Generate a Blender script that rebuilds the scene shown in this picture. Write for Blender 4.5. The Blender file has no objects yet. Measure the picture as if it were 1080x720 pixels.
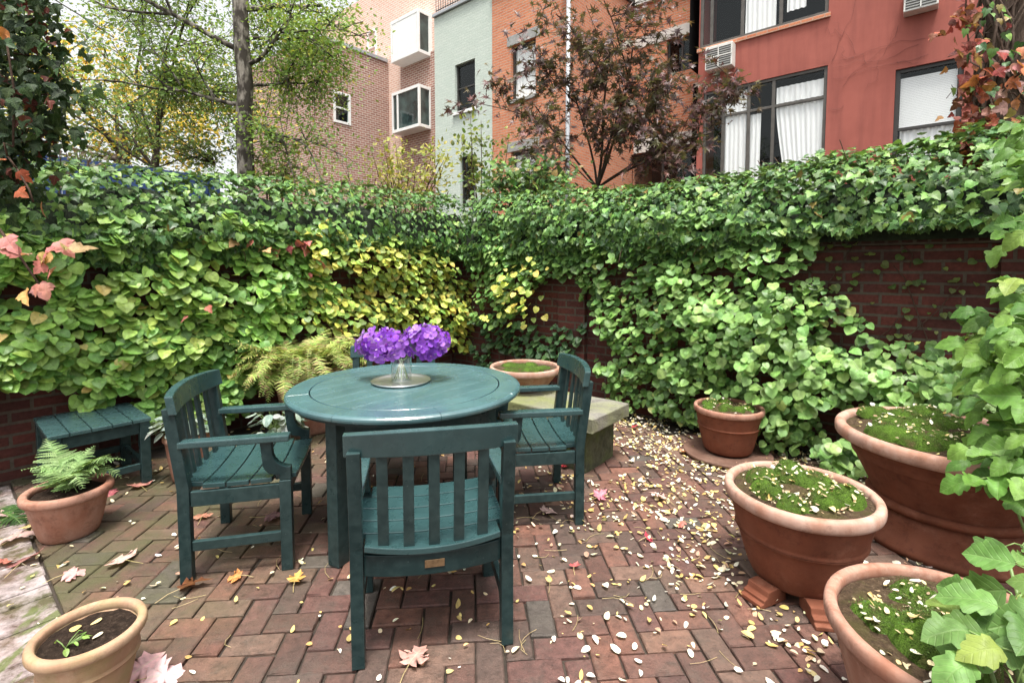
import bpy, math, random
import numpy as np
from mathutils import Vector, Matrix, noise as mnoise

R = math.radians
rng = np.random.default_rng(7)
random.seed(7)
scene = bpy.context.scene
col = scene.collection
CAM_H = 1.38

# ------------------------------------------------------------------ frames
# garden frame: s runs along the right-hand wall, n runs along the left-hand wall
SA = np.array([math.cos(R(40)), -math.sin(R(40)), 0.0])
NA = np.array([math.sin(R(40)), math.cos(R(40)), 0.0])
WALL_S, WALL_N = -4.5, 4.28            # inner faces of left wall and right wall


def G(s, n, z=0.0):
    return np.array([SA[0] * s + NA[0] * n, SA[1] * s + NA[1] * n, z])


F_, P_, CY_ = 519.8, R(3.4), 312.95


def ray(px, py):
    x, u = (px - 540) / F_, -(py - CY_) / F_
    c, s = math.cos(P_), math.sin(P_)
    return np.array([x, c + u * s, -s + u * c])


def at_z(px, py, z):
    d = ray(px, py)
    return np.array([0, 0, CAM_H]) + d * ((z - CAM_H) / d[2])


def at_y(px, py, y):
    d = ray(px, py)
    return np.array([0, 0, CAM_H]) + d * (y / d[1])


def on_left(px, py, off=0.15):          # (n, z) on a sheet in front of the left wall
    d = ray(px, py)
    t = (WALL_S + off) / (d @ SA)
    p = np.array([0, 0, CAM_H]) + d * t
    return (p @ NA, p[2])


def on_right(px, py, off=0.15):
    d = ray(px, py)
    t = (WALL_N - off) / (d @ NA)
    p = np.array([0, 0, CAM_H]) + d * t
    return (p @ SA, p[2])


# ------------------------------------------------------------------ object helpers
def link(o, parent=None):
    col.objects.link(o)
    if parent is not None:
        o.parent = parent
    return o


def tag(o, label=None, cat=None, group=None, kind=None):
    if label: o['label'] = label
    if cat: o['category'] = cat
    if group: o['group'] = group
    if kind: o['kind'] = kind
    return o


def empty(name, loc=(0, 0, 0), rz=0.0, label=None, cat=None, group=None):
    o = bpy.data.objects.new(name, None)
    o.empty_display_size = 0.1
    o.location = tuple(float(v) for v in loc)
    o.rotation_euler = (0, 0, rz)
    link(o)
    return tag(o, label, cat, group)


def copy_tree(o, parent=None):
    c = o.copy()
    link(c)
    c.parent = parent
    for ch in list(o.children):
        copy_tree(ch, c)
    return c


class MB:
    def __init__(self):
        self.v, self.f, self.m = [], [], []
        self.attr = []          # per vertex colour, optional

    def add(self, vs, fs, mi=0, c=None):
        b = len(self.v)
        self.v += [tuple(float(a) for a in p) for p in vs]
        self.f += [tuple(b + i for i in f) for f in fs]
        self.m += [mi] * len(fs)
        if c is not None:
            self.attr += [c] * len(vs)
        return self

    def box(self, lo, hi, mi=0, M=None, c=None):
        x0, y0, z0 = lo; x1, y1, z1 = hi
        vs = [(x0, y0, z0), (x1, y0, z0), (x1, y1, z0), (x0, y1, z0), (x0, y0, z1), (x1, y0, z1), (x1, y1, z1), (x0, y1, z1)]
        if M is not None: vs = [M @ Vector(p) for p in vs]
        return self.add(vs, [(0, 3, 2, 1), (4, 5, 6, 7), (0, 1, 5, 4), (1, 2, 6, 5), (2, 3, 7, 6), (3, 0, 4, 7)], mi, c)

    def quad(self, a, b, c_, d, mi=0):
        return self.add([a, b, c_, d], [(0, 1, 2, 3)], mi)

    def prism(self, poly, axis, a, b, mi=0):
        """poly in the other two axes (in xyz order), extruded along axis from a to b"""
        def p3(q, w):
            q = list(q); q.insert(axis, w); return q
        n = len(poly)
        vs = [p3(q, a) for q in poly] + [p3(q, b) for q in poly]
        ar = sum(poly[i][0] * poly[(i + 1) % n][1] - poly[(i + 1) % n][0] * poly[i][1] for i in range(n))
        flip = (ar > 0) ^ (axis == 1)
        top = tuple(range(n, 2 * n)); bot = tuple(range(n))
        fs = [bot[::-1], top] if flip else [bot, top[::-1]]
        for i in range(n):
            j = (i + 1) % n
            q = (i, j, n + j, n + i)
            fs.append(q if flip else q[::-1])
        return self.add(vs, fs, mi)

    def tube(self, pts, rad, seg=6, mi=0, cap=True):
        pts = [Vector(p) for p in pts]
        n = len(pts)
        if not hasattr(rad, '__len__'): rad = [rad] * n
        vs, fs = [], []
        prev = None
        for i, p in enumerate(pts):
            t = (pts[min(i + 1, n - 1)] - pts[max(i - 1, 0)])
            if t.length < 1e-9: t = Vector((0, 0, 1))
            t.normalize()
            if prev is None:
                a = Vector((1, 0, 0)) if abs(t.x) < 0.8 else Vector((0, 1, 0))
                u = (a - t * a.dot(t)).normalized()
            else:
                u = prev - t * prev.dot(t)
                u = u.normalized() if u.length > 1e-6 else t.orthogonal().normalized()
            prev = u
            w = t.cross(u)
            for k in range(seg):
                an = 2 * math.pi * k / seg
                vs.append(p + (u * math.cos(an) + w * math.sin(an)) * rad[i])
        for i in range(n - 1):
            for k in range(seg):
                k2 = (k + 1) % seg
                fs.append((i * seg + k, i * seg + k2, (i + 1) * seg + k2, (i + 1) * seg + k))
        if cap:
            fs.append(tuple(range(seg))[::-1]); fs.append(tuple((n - 1) * seg + k for k in range(seg)))
        return self.add(vs, fs, mi)

    def lathe(self, prof, seg=64, mi=0, c=(0, 0, 0), closed=False, wob=0.0):
        vs, fs = [], []
        n = len(prof)
        for i in range(seg):
            an = 2 * math.pi * i / seg
            for r, z in prof:
                k = 1 + wob * math.sin(3 * an + 1.3) + wob * 0.6 * math.sin(5 * an)
                vs.append((c[0] + r * k * math.cos(an), c[1] + r * k * math.sin(an), c[2] + z))
        m = n if closed else n - 1
        for i in range(seg):
            j = (i + 1) % seg
            for k in range(m):
                k2 = (k + 1) % n
                fs.append((i * n + k, j * n + k, j * n + k2, i * n + k2))
        return self.add(vs, fs, mi)

    def build(self, name, mat, parent=None, smooth=False, bevel=0.0, segs=2, angle=40):
        me = bpy.data.meshes.new(name)
        me.from_pydata(self.v, [], self.f)
        mats = mat if isinstance(mat, (list, tuple)) else [mat]
        for m in mats: me.materials.append(m)
        if len(mats) > 1: me.polygons.foreach_set('material_index', self.m)
        if self.attr and len(self.attr) == len(self.v):
            a = me.attributes.new('col', 'FLOAT_COLOR', 'POINT')
            a.data.foreach_set('color', np.array([(c[0], c[1], c[2], 1.0) for c in self.attr], np.float32).ravel())
        if smooth: me.polygons.foreach_set('use_smooth', [True] * len(me.polygons))
        me.update()
        o = bpy.data.objects.new(name, me)
        link(o, parent)
        if bevel:
            b = o.modifiers.new('bevel', 'BEVEL'); b.width = bevel; b.segments = segs; b.limit_method = 'ANGLE'; b.angle_limit = R(angle)
            b.harden_normals = False
        return o


# ------------------------------------------------------------------ materials
class NT:
    def __init__(self, name):
        self.mat = bpy.data.materials.new(name)
        self.mat.use_nodes = True
        self.t = self.mat.node_tree
        self.t.nodes.clear()
        self.out = self.t.nodes.new('ShaderNodeOutputMaterial')

    def n(self, kind, ins=None, **props):
        nd = self.t.nodes.new(kind)
        for k, v in props.items(): setattr(nd, k, v)
        for k, v in (ins or {}).items():
            s = nd.inputs[k]
            if isinstance(v, bpy.types.NodeSocket): self.t.links.new(v, s)
            else: s.default_value = v
        return nd

    def noise(self, vec, scale, detail=4, rough=0.55):
        return self.n('ShaderNodeTexNoise', {'Vector': vec, 'Scale': scale, 'Detail': detail, 'Roughness': rough}).outputs['Fac']

    def ramp(self, fac, stops, interp='LINEAR'):
        nd = self.n('ShaderNodeValToRGB', {'Fac': fac})
        cr = nd.color_ramp; cr.interpolation = interp
        while len(cr.elements) < len(stops): cr.elements.new(0.5)
        for e, (p, c) in zip(cr.elements, stops):
            e.position = p
            e.color = (c, c, c, 1) if not hasattr(c, '__len__') else (c[0], c[1], c[2], 1)
        return nd.outputs['Color']

    def mix(self, fac, a, b, mode='MIX'):
        nd = self.n('ShaderNodeMix', data_type='RGBA', blend_type=mode)
        for i, v in ((0, fac), (6, a), (7, b)):
            s = nd.inputs[i]
            if isinstance(v, bpy.types.NodeSocket): self.t.links.new(v, s)
            elif i == 0: s.default_value = v
            else: s.default_value = (v[0], v[1], v[2], 1)
        return nd.outputs[2]

    def math(self, op, a, b=0.0, c=0.0):
        nd = self.n('ShaderNodeMath', operation=op)
        for i, v in enumerate((a, b, c)):
            if isinstance(v, bpy.types.NodeSocket): self.t.links.new(v, nd.inputs[i])
            else: nd.inputs[i].default_value = v
        return nd.outputs[0]

    def bump(self, h, strength=0.3, dist=0.01):
        return self.n('ShaderNodeBump', {'Height': h, 'Strength': strength, 'Distance': dist}).outputs['Normal']

    def coord(self, which='Object'):
        return self.n('ShaderNodeTexCoord').outputs[which]

    def bsdf(self, **ins):
        b = self.n('ShaderNodeBsdfPrincipled')
        for k, v in ins.items():
            k = k.replace('_', ' ')
            s = b.inputs[k]
            if isinstance(v, bpy.types.NodeSocket): self.t.links.new(v, s)
            elif k == 'Base Color': s.default_value = (v[0], v[1], v[2], 1)
            else: s.default_value = v
        return b.outputs[0]

    def done(self, sh):
        self.t.links.new(sh, self.out.inputs['Surface'])
        return self.mat


def simple(name, c, rough=0.5, var=0.15, scale=8.0, metallic=0.0, bump=0.0, spec=0.5):
    m = NT(name)
    co = m.coord()
    f = m.noise(co, scale)
    lo = tuple(x * (1 - var) for x in c); hi = tuple(min(1, x * (1 + var)) for x in c)
    base = m.ramp(f, [(0.3, lo), (0.7, hi)])
    kw = dict(Base_Color=base, Roughness=rough, Metallic=metallic, Specular_IOR_Level=spec)
    if bump: kw['Normal'] = m.bump(m.noise(co, scale * 6), bump, 0.01)
    return m.done(m.bsdf(**kw))


def painted_wood(name, c, rough=0.34, spec=0.32):
    m = NT(name)
    co = m.coord()
    st = m.n('ShaderNodeMapping', {'Vector': co, 'Scale': (9, 9, 9)}).outputs[0]
    f = m.noise(st, 0.6, 5)
    grain = m.noise(m.n('ShaderNodeMapping', {'Vector': co, 'Scale': (6, 120, 120)}).outputs[0], 1.5, 3)
    base = m.ramp(f, [(0.25, tuple(x * 0.75 for x in c)), (0.75, tuple(x * 1.25 for x in c))])
    # wear on edges and dusty specks
    geo = m.n('ShaderNodeNewGeometry')
    edge = m.ramp(m.math('ADD', geo.outputs['Pointiness'], m.math('MULTIPLY', m.math('SUBTRACT', m.noise(co, 30), 0.5), 0.10)), [(0.54, 0.0), (0.60, 1.0)])
    base = m.mix(m.math('MULTIPLY', edge, 0.16), base, (0.16, 0.24, 0.23))
    speck = m.ramp(m.noise(co, 160, 2), [(0.74, 0.0), (0.78, 1.0)])
    base = m.mix(m.math('MULTIPLY', speck, 0.35), base, (0.3, 0.36, 0.34))
    up = m.n('ShaderNodeSeparateXYZ', {'Vector': geo.outputs['Normal']}).outputs['Z']
    dust = m.math('MULTIPLY', m.ramp(up, [(0.6, 0.0), (1.0, 1.0)]), m.ramp(m.noise(co, 7, 6), [(0.35, 0.0), (0.75, 0.30)]))
    base = m.mix(dust, base, (0.06, 0.13, 0.13))
    ro = m.ramp(m.noise(co, 14, 4), [(0.3, rough * 0.8), (0.7, rough * 1.4)])
    nb = m.bump(m.math('ADD', m.math('MULTIPLY', grain, 0.5), m.noise(co, 60, 3)), 0.05, 0.003)
    return m.done(m.bsdf(Base_Color=base, Roughness=ro, Normal=nb, Specular_IOR_Level=spec))


def terracotta(name, c, pale, amount=0.5, moss=0.0):
    m = NT(name)
    co = m.coord()
    oi = m.n('ShaderNodeObjectInfo').outputs['Random']
    off = m.n('ShaderNodeVectorMath', {0: co, 1: m.n('ShaderNodeCombineXYZ', {'X': m.math('MULTIPLY', oi, 17.0), 'Y': m.math('MULTIPLY', oi, 5.0)}).outputs[0]}, operation='ADD').outputs[0]
    f = m.noise(off, 5, 6, 0.65)
    streak = m.noise(m.n('ShaderNodeMapping', {'Vector': off, 'Scale': (14, 14, 3.0)}).outputs[0], 1.0, 5)
    base = m.ramp(m.noise(off, 9, 4), [(0.3, tuple(x * 0.78 for x in c)), (0.7, tuple(x * 1.15 for x in c))])
    pm = m.math('MULTIPLY', m.ramp(m.math('MULTIPLY', m.math('ADD', f, streak), 0.5), [(0.42, 0.0), (0.68, 1.0)]), amount)
    base = m.mix(pm, base, pale)
    bloom = m.math('MULTIPLY', m.ramp(m.noise(off, 3.2, 7, 0.72), [(0.52, 0.0), (0.60, 1.0)]), m.ramp(m.noise(off, 34, 4, 0.7), [(0.35, 0.0), (0.7, 0.55)]))
    base = m.mix(bloom, base, pale)
    dirt = m.ramp(m.noise(off, 16, 6, 0.75), [(0.52, 0.0), (0.72, 0.7)])
    base = m.mix(dirt, base, tuple(x * 0.45 for x in c))
    if moss:
        g = m.math('MULTIPLY', m.ramp(m.noise(off, 11, 5), [(0.45, 0.0), (0.65, 1.0)]), moss)
        base = m.mix(g, base, (0.20, 0.19, 0.06))
    nb = m.bump(m.math('ADD', m.noise(off, 45, 4), m.math('MULTIPLY', streak, 0.6)), 0.22, 0.006)
    return m.done(m.bsdf(Base_Color=base, Roughness=0.82, Normal=nb, Specular_IOR_Level=0.25))


def brick_mat(name, c1, c2, mortar, bw=0.215, rh=0.075, ms=0.010, rough=0.85, bumpy=0.6, stain=0.4, dark=(0.03, 0.02, 0.02)):
    """brick courses in the wall's own x (along) and z (up)"""
    m = NT(name)
    co = m.coord()
    sp = m.n('ShaderNodeSeparateXYZ', {'Vector': co})
    # choose along-direction by normal so that returns carry courses as well
    geo = m.n('ShaderNodeNewGeometry')
    on = m.n('ShaderNodeVectorTransform', {'Vector': geo.outputs['True Normal']}, vector_type='NORMAL', convert_from='WORLD', convert_to='OBJECT').outputs[0]
    ax = m.math('ABSOLUTE', m.n('ShaderNodeSeparateXYZ', {'Vector': on}).outputs['X'])
    side = m.math('GREATER_THAN', ax, 0.7)
    u = m.math('ADD', m.math('MULTIPLY', sp.outputs['X'], m.math('SUBTRACT', 1.0, side)), m.math('MULTIPLY', sp.outputs['Y'], side))
    vec = m.n('ShaderNodeCombineXYZ', {'X': u, 'Y': sp.outputs['Z']}).outputs[0]
    wob = m.n('ShaderNodeTexNoise', {'Vector': vec, 'Scale': 9.0, 'Detail': 3.0})
    vec = m.n('ShaderNodeVectorMath', {0: vec, 1: m.n('ShaderNodeVectorMath', {0: wob.outputs['Color'], 1: (0.006, 0.006, 0)}, operation='MULTIPLY').outputs[0]}, operation='ADD').outputs[0]
    b = m.n('ShaderNodeTexBrick', {'Vector': vec, 'Color1': (*c1, 1), 'Color2': (*c2, 1), 'Mortar': (*mortar, 1), 'Scale': 1.0, 'Mortar Size': ms, 'Mortar Smooth': 0.15, 'Bias': 0.0, 'Brick Width': bw, 'Row Height': rh})
    base = b.outputs['Color']
    st = m.ramp(m.noise(vec, 1.6, 7, 0.65), [(0.35, 0.0), (0.75, stain)])
    base = m.mix(st, base, dark)
    sm = m.ramp(m.noise(vec, 40, 4), [(0.3, 0.78), (0.7, 1.18)])
    base = m.mix(1.0, base, sm, 'MULTIPLY')
    h = m.math('ADD', m.math('MULTIPLY', b.outputs['Fac'], -1.0), m.math('MULTIPLY', m.noise(vec, 70, 4), 0.35))
    return m.done(m.bsdf(Base_Color=base, Roughness=rough, Normal=m.bump(h, bumpy, 0.008), Specular_IOR_Level=0.2))


def leaf_mat(name, rough=0.42, trans=0.28, vein=0.35, kind='pinnate', spec=0.45, hue=0.25):
    m = NT(name)
    a = m.n('ShaderNodeAttribute', attribute_name='col').outputs['Color']
    uv = m.n('ShaderNodeSeparateXYZ', {'Vector': m.n('ShaderNodeAttribute', attribute_name='luv').outputs['Vector']})
    x = m.math('ABSOLUTE', uv.outputs['X']); y = uv.outputs['Y']
    pos = m.n('ShaderNodeNewGeometry')
    if vein:
        mid = m.ramp(x, [(0.006, 1.0), (0.028, 0.0)])
        if kind == 'pinnate':
            q = m.math('FRACT', m.math('MULTIPLY', m.math('SUBTRACT', y, m.math('MULTIPLY', x, 0.75)), 6.5))
            sv = m.ramp(m.math('ABSOLUTE', m.math('SUBTRACT', q, 0.5)), [(0.03, 0.8), (0.13, 0.0)])
        else:
            ang = m.math('ARCTAN2', x, m.math('ADD', y, 0.0))
            q = m.math('ABSOLUTE', m.math('SUBTRACT', ang, 0.72))
            sv = m.ramp(q, [(0.01, 0.8), (0.05, 0.0)])
        vv = m.math('MAXIMUM', mid, sv)
        light = m.mix(1.0, m.mix(0.45, a, (0.75, 0.85, 0.45)), (1.0, 1.0, 1.0), 'MULTIPLY')
        base = m.mix(m.math('MULTIPLY', vv, vein), a, light)
        h = m.math('MULTIPLY', vv, -1.0)
    else:
        base = a; h = None
    nz = m.noise(pos.outputs['Position'], 35, 3)
    base = m.mix(1.0, base, m.ramp(nz, [(0.3, 1 - hue), (0.7, 1 + hue)]), 'MULTIPLY')
    back = m.mix(0.35, base, (0.22, 0.28, 0.16))
    base = m.mix(m.math('MULTIPLY', pos.outputs['Backfacing'], 0.7), base, back)
    kw = dict(Base_Color=base, Roughness=rough, Specular_IOR_Level=spec)
    if h is not None: kw['Normal'] = m.bump(h, 0.35, 0.004)
    p = m.bsdf(**kw)
    tr = m.n('ShaderNodeBsdfTranslucent', {'Color': m.mix(1.0, base, (1.25, 1.2, 0.55), 'MULTIPLY')}).outputs[0]
    mx = m.n('ShaderNodeMixShader', {0: trans, 1: p, 2: tr}).outputs[0]
    return m.done(mx)


M = {}
M['green_paint'] = painted_wood('green_paint', (0.0075, 0.0215, 0.0225), 0.30)  # uprights: the shade on these faces is darkened into the paint colour
M['green_paint_top'] = painted_wood('green_paint_top', (0.021, 0.054, 0.056), 0.26, 0.6)  # tops: same paint, lightened in its colour for the light from above
M['table_top'] = painted_wood('table_paint', (0.062, 0.128, 0.138), 0.20, 0.9)  # same paint again, with the bluish sky sheen lightened into its base
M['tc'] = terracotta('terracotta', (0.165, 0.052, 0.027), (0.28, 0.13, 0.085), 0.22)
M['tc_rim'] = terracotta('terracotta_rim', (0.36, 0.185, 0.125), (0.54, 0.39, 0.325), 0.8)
M['tc_pink'] = terracotta('terracotta_pink', (0.30, 0.135, 0.088), (0.48, 0.32, 0.25), 0.6)
M['saucer'] = terracotta('old_saucer', (0.13, 0.07, 0.05), (0.24, 0.16, 0.12), 0.3)
M['tc_moss'] = terracotta('terracotta_mossy', (0.36, 0.21, 0.13), (0.50, 0.37, 0.25), 0.5, 0.40)
M['tc_moss_in'] = terracotta('terracotta_mossy_inner', (0.30, 0.2, 0.09), (0.4, 0.33, 0.18), 0.4, 0.95)


def soil_mat():
    m = NT('soil'); co = m.coord()
    f = m.noise(co, 60, 6, 0.75)
    base = m.ramp(f, [(0.3, (0.012, 0.008, 0.006)), (0.55, (0.04, 0.026, 0.018)), (0.75, (0.11, 0.08, 0.06))])
    return m.done(m.bsdf(Base_Color=base, Roughness=0.95, Normal=m.bump(f, 1.0, 0.02), Specular_IOR_Level=0.15))


def moss_soil_mat():
    m = NT('mossy_soil'); co = m.coord()
    f = m.noise(co, 60, 6, 0.75)
    base = m.ramp(f, [(0.3, (0.03, 0.02, 0.013)), (0.55, (0.10, 0.066, 0.040)), (0.75, (0.22, 0.17, 0.11))])
    g = m.ramp(m.noise(co, 12, 5, 0.6), [(0.46, 0.0), (0.62, 0.7)])
    base = m.mix(g, base, (0.085, 0.075, 0.026))
    return m.done(m.bsdf(Base_Color=base, Roughness=0.95, Normal=m.bump(f, 1.0, 0.02), Specular_IOR_Level=0.15))


def moss_mat():
    m = NT('moss'); co = m.coord()
    f = m.noise(co, 14, 4); g = m.noise(co, 220, 3, 0.7)
    base = m.ramp(f, [(0.30, (0.10, 0.085, 0.035)), (0.42, (0.060, 0.100, 0.018)), (0.62, (0.10, 0.185, 0.026))])
    base = m.mix(1.0, base, m.ramp(g, [(0.3, 0.4), (0.7, 1.6)]), 'MULTIPLY')
    return m.done(m.bsdf(Base_Color=base, Roughness=0.95, Normal=m.bump(g, 1.0, 0.012), Specular_IOR_Level=0.1))


def mud_ground():
    m = NT('bare_soil_ground'); co = m.coord()
    f = m.noise(co, 12, 8, 0.7)
    base = m.ramp(f, [(0.3, (0.018, 0.013, 0.010)), (0.7, (0.06, 0.045, 0.032))])
    return m.done(m.bsdf(Base_Color=base, Roughness=0.95, Normal=m.bump(f, 0.8, 0.02)))


def paver_mat():
    m = NT('brick_pavers'); co = m.coord()
    a = m.n('ShaderNodeAttribute', attribute_name='col').outputs['Color']
    f1 = m.noise(co, 26, 6, 0.7); f2 = m.noise(co, 2.2, 5, 0.6); f3 = m.noise(co, 110, 4, 0.7)
    base = m.mix(1.0, a, m.ramp(f1, [(0.25, 0.42), (0.75, 1.45)]), 'MULTIPLY')
    base = m.mix(m.ramp(f2, [(0.38, 0.0), (0.70, 0.65)]), base, (0.060, 0.045, 0.038))
    base = m.mix(m.ramp(m.noise(co, 9, 6, 0.7), [(0.5, 0.0), (0.75, 0.5)]), base, (0.085, 0.078, 0.062))
    sp = m.n('ShaderNodeSeparateXYZ', {'Vector': co})
    # green algae film spreads over the left side of the yard
    left = m.n('ShaderNodeMapRange', {'Value': sp.outputs['X'], 'From Min': -0.75, 'From Max': -1.7, 'To Min': 0.0, 'To Max': 1.0}).outputs[0]
    gm = m.math('MULTIPLY', left, m.ramp(m.noise(co, 3.4, 6, 0.65), [(0.36, 0.0), (0.62, 0.85)]))
    base = m.mix(gm, base, (0.075, 0.075, 0.032))
    # pale chalky bloom and bright moss on the strip at far left
    d = m.math('ADD', m.math('MULTIPLY', sp.outputs['X'], float(NA[0])), m.math('MULTIPLY', sp.outputs['Y'], float(NA[1])))
    strip = m.math('LESS_THAN', d, PAVE_N)
    pale = m.math('MULTIPLY', strip, m.ramp(m.noise(co, 6.5, 6, 0.7), [(0.40, 0.0), (0.60, 0.8)]))
    base = m.mix(pale, base, (0.42, 0.36, 0.36))
    ms = m.math('MULTIPLY', strip, m.ramp(m.noise(m.n('ShaderNodeMapping', {'Vector': co, 'Rotation': (0, 0, R(40)), 'Scale': (5, 2.2, 1)}).outputs[0], 1.6, 5, 0.6), [(0.56, 0.0), (0.62, 0.9)]))
    base = m.mix(ms, base, (0.10, 0.12, 0.035))
    base = m.mix(m.ramp(f3, [(0.62, 0.0), (0.76, 0.55)]), base, (0.24, 0.19, 0.15))
    base = m.mix(m.ramp(m.noise(co, 70, 5, 0.75), [(0.56, 0.0), (0.70, 0.7)]), base, (0.035, 0.024, 0.018))
    ro = m.ramp(f1, [(0.3, 0.55), (0.7, 0.85)])
    return m.done(m.bsdf(Base_Color=base, Roughness=ro, Normal=m.bump(m.math('ADD', f1, m.math('MULTIPLY', f3, 0.8)), 0.75, 0.007), Specular_IOR_Level=0.35))


def obj_color_mat(name, stops, rough=0.6, trans=0.2):
    m = NT(name)
    oi = m.n('ShaderNodeObjectInfo').outputs['Random']
    base = m.ramp(oi, stops)
    base = m.mix(1.0, base, m.ramp(m.noise(m.coord(), 60, 3), [(0.3, 0.8), (0.7, 1.15)]), 'MULTIPLY')
    p = m.bsdf(Base_Color=base, Roughness=rough)
    tr = m.n('ShaderNodeBsdfTranslucent', {'Color': base}).outputs[0]
    return m.done(m.n('ShaderNodeMixShader', {0: trans, 1: p, 2: tr}).outputs[0])


def bark_mat(name, c1, c2, scale=(6, 6, 1.5), dark=None):
    m = NT(name); co = m.coord()
    v = m.n('ShaderNodeMapping', {'Vector': co, 'Scale': scale}).outputs[0]
    f = m.noise(v, 3, 6, 0.7)
    base = m.ramp(f, [(0.35, c1), (0.65, c2)])
    if dark:
        base = m.mix(m.ramp(m.noise(v, 1.7, 5), [(0.42, 0.0), (0.54, 1.0)]), base, dark)
    return m.done(m.bsdf(Base_Color=base, Roughness=0.9, Normal=m.bump(f, 0.7, 0.02), Specular_IOR_Level=0.2))


def glass_pane(name, tint=(0.97, 0.98, 0.98), refl=0.035):
    m = NT(name)
    fr = m.math('MULTIPLY', m.math('POWER', m.n('ShaderNodeLayerWeight', {'Blend': 0.5}).outputs['Facing'], 4.0), 0.6)
    fac = m.math('MINIMUM', m.math('ADD', fr, refl), 1.0)
    t = m.n('ShaderNodeBsdfTransparent', {'Color': (*tint, 1)}).outputs[0]
    g = m.n('ShaderNodeBsdfGlossy', {'Color': (0.9, 0.95, 0.95, 1), 'Roughness': 0.02}).outputs[0]
    return m.done(m.n('ShaderNodeMixShader', {0: fac, 1: t, 2: g}).outputs[0])


def curtain_mat(name, c):
    m = NT(name)
    d = m.n('ShaderNodeBsdfDiffuse', {'Color': (*c, 1)}).outputs[0]
    t = m.n('ShaderNodeBsdfTranslucent', {'Color': (*c, 1)}).outputs[0]
    return m.done(m.n('ShaderNodeMixShader', {0: 0.06, 1: d, 2: t}).outputs[0])


PAVE_N = float(np.array([-2.04, 2.10, 0]) @ NA)   # n of the joint between the strip and the herringbone
M['soil'] = soil_mat(); M['soil_moss'] = moss_soil_mat(); M['moss'] = moss_mat(); M['mud'] = mud_ground(); M['paver'] = paver_mat()
M['wall_brick'] = brick_mat('old_garden_brick', (0.135, 0.040, 0.030), (0.075, 0.026, 0.021), (0.105, 0.084, 0.064), stain=0.65)  # brick colour darkened for the shadow under the ivy overhang
M['cap_brick'] = brick_mat('coping_brick', (0.075, 0.03, 0.023), (0.045, 0.02, 0.017), (0.085, 0.07, 0.055), bw=0.075, rh=0.11, stain=0.6)
M['tan_brick'] = brick_mat('brown_brick', (0.39, 0.205, 0.16), (0.28, 0.135, 0.105), (0.55, 0.47, 0.41), stain=0.10, bw=0.23, rh=0.085, ms=0.014)
M['pale_brick'] = brick_mat('pale_brick', (0.74, 0.50, 0.41), (0.64, 0.40, 0.31), (0.8, 0.7, 0.62), stain=0.04, bw=0.23, rh=0.085, ms=0.014)
M['orange_brick'] = brick_mat('orange_brick', (0.62, 0.25, 0.135), (0.52, 0.18, 0.095), (0.48, 0.33, 0.25), stain=0.10, rh=0.07)
M['green_brick'] = brick_mat('green_painted_brick', (0.55, 0.61, 0.55), (0.50, 0.57, 0.51), (0.44, 0.51, 0.46), ms=0.006, stain=0.15, dark=(0.38, 0.43, 0.40))


def stucco():
    m = NT('red_stucco'); co = m.coord()
    f = m.noise(co, 0.9, 6, 0.6); g = m.noise(co, 60, 4)
    base = m.ramp(f, [(0.3, (0.29, 0.086, 0.066)), (0.7, (0.39, 0.122, 0.094))])
    st = m.noise(m.n('ShaderNodeMapping', {'Vector': co, 'Scale': (5, 5, 0.5)}).outputs[0], 1.0, 5)
    base = m.mix(m.ramp(st, [(0.45, 0.0), (0.75, 0.6)]), base, (0.19, 0.06, 0.05))
    return m.done(m.bsdf(Base_Color=base, Roughness=0.85, Normal=m.bump(g, 0.25, 0.006), Specular_IOR_Level=0.25))


M['stucco'] = stucco()
M['white_paint'] = simple('white_paint', (0.78, 0.79, 0.77), 0.45, 0.05)
M['dark_frame'] = simple('dark_frame', (0.035, 0.033, 0.030), 0.45)
M['grey_frame'] = simple('grey_frame', (0.085, 0.078, 0.068), 0.5, 0.2)
M['lintel'] = simple('lintel_stone', (0.30, 0.30, 0.29), 0.8, 0.2, 12, bump=0.3)
M['band'] = simple('pale_band', (0.60, 0.58, 0.54), 0.7, 0.12, 6)
dr_ = NT('dark_room'); M['dark_room'] = dr_.done(dr_.n('ShaderNodeBsdfDiffuse', {'Color': (0.02, 0.021, 0.022, 1)}).outputs[0])
M['pane'] = glass_pane('window_glass')
M['pane_teal'] = glass_pane('teal_window_glass', (0.60, 0.80, 0.76), 0.06)
def dark_glass():
    m = NT('dark_bay_glass')
    f = m.noise(m.coord(), 2.2, 3)
    return m.done(m.bsdf(Base_Color=m.ramp(f, [(0.35, (0.018, 0.03, 0.03)), (0.65, (0.06, 0.10, 0.095))]), Roughness=0.04, Specular_IOR_Level=0.7))


M['bay_glass'] = dark_glass()
M['curtain'] = curtain_mat('white_curtain', (0.90, 0.91, 0.90))
M['iron'] = simple('iron', (0.03, 0.03, 0.032), 0.5)
M['zinc'] = simple('zinc', (0.40, 0.42, 0.44), 0.45, 0.12, 5, metallic=0.3)
M['ac'] = simple('ac_white', (0.66, 0.66, 0.62), 0.5, 0.08)
M['blue'] = simple('blue_boards', (0.02, 0.05, 0.16), 0.7, 0.25)
M['bark_pale'] = bark_mat('pale_bark', (0.14, 0.12, 0.10), (0.34, 0.31, 0.27), (7, 7, 3), (0.05, 0.042, 0.035))
M['bark_dark'] = bark_mat('dark_bark', (0.035, 0.027, 0.02), (0.085, 0.065, 0.05))
M['bark_vine'] = bark_mat('vine_bark', (0.06, 0.042, 0.032), (0.16, 0.115, 0.09), (20, 20, 3))
M['twig'] = bark_mat('twig_bark', (0.05, 0.03, 0.022), (0.11, 0.07, 0.05), (20, 20, 6))
M['ivy_core'] = simple('ivy_core', (0.016, 0.026, 0.012), 0.95, 0.6, 25, bump=0.8)
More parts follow.
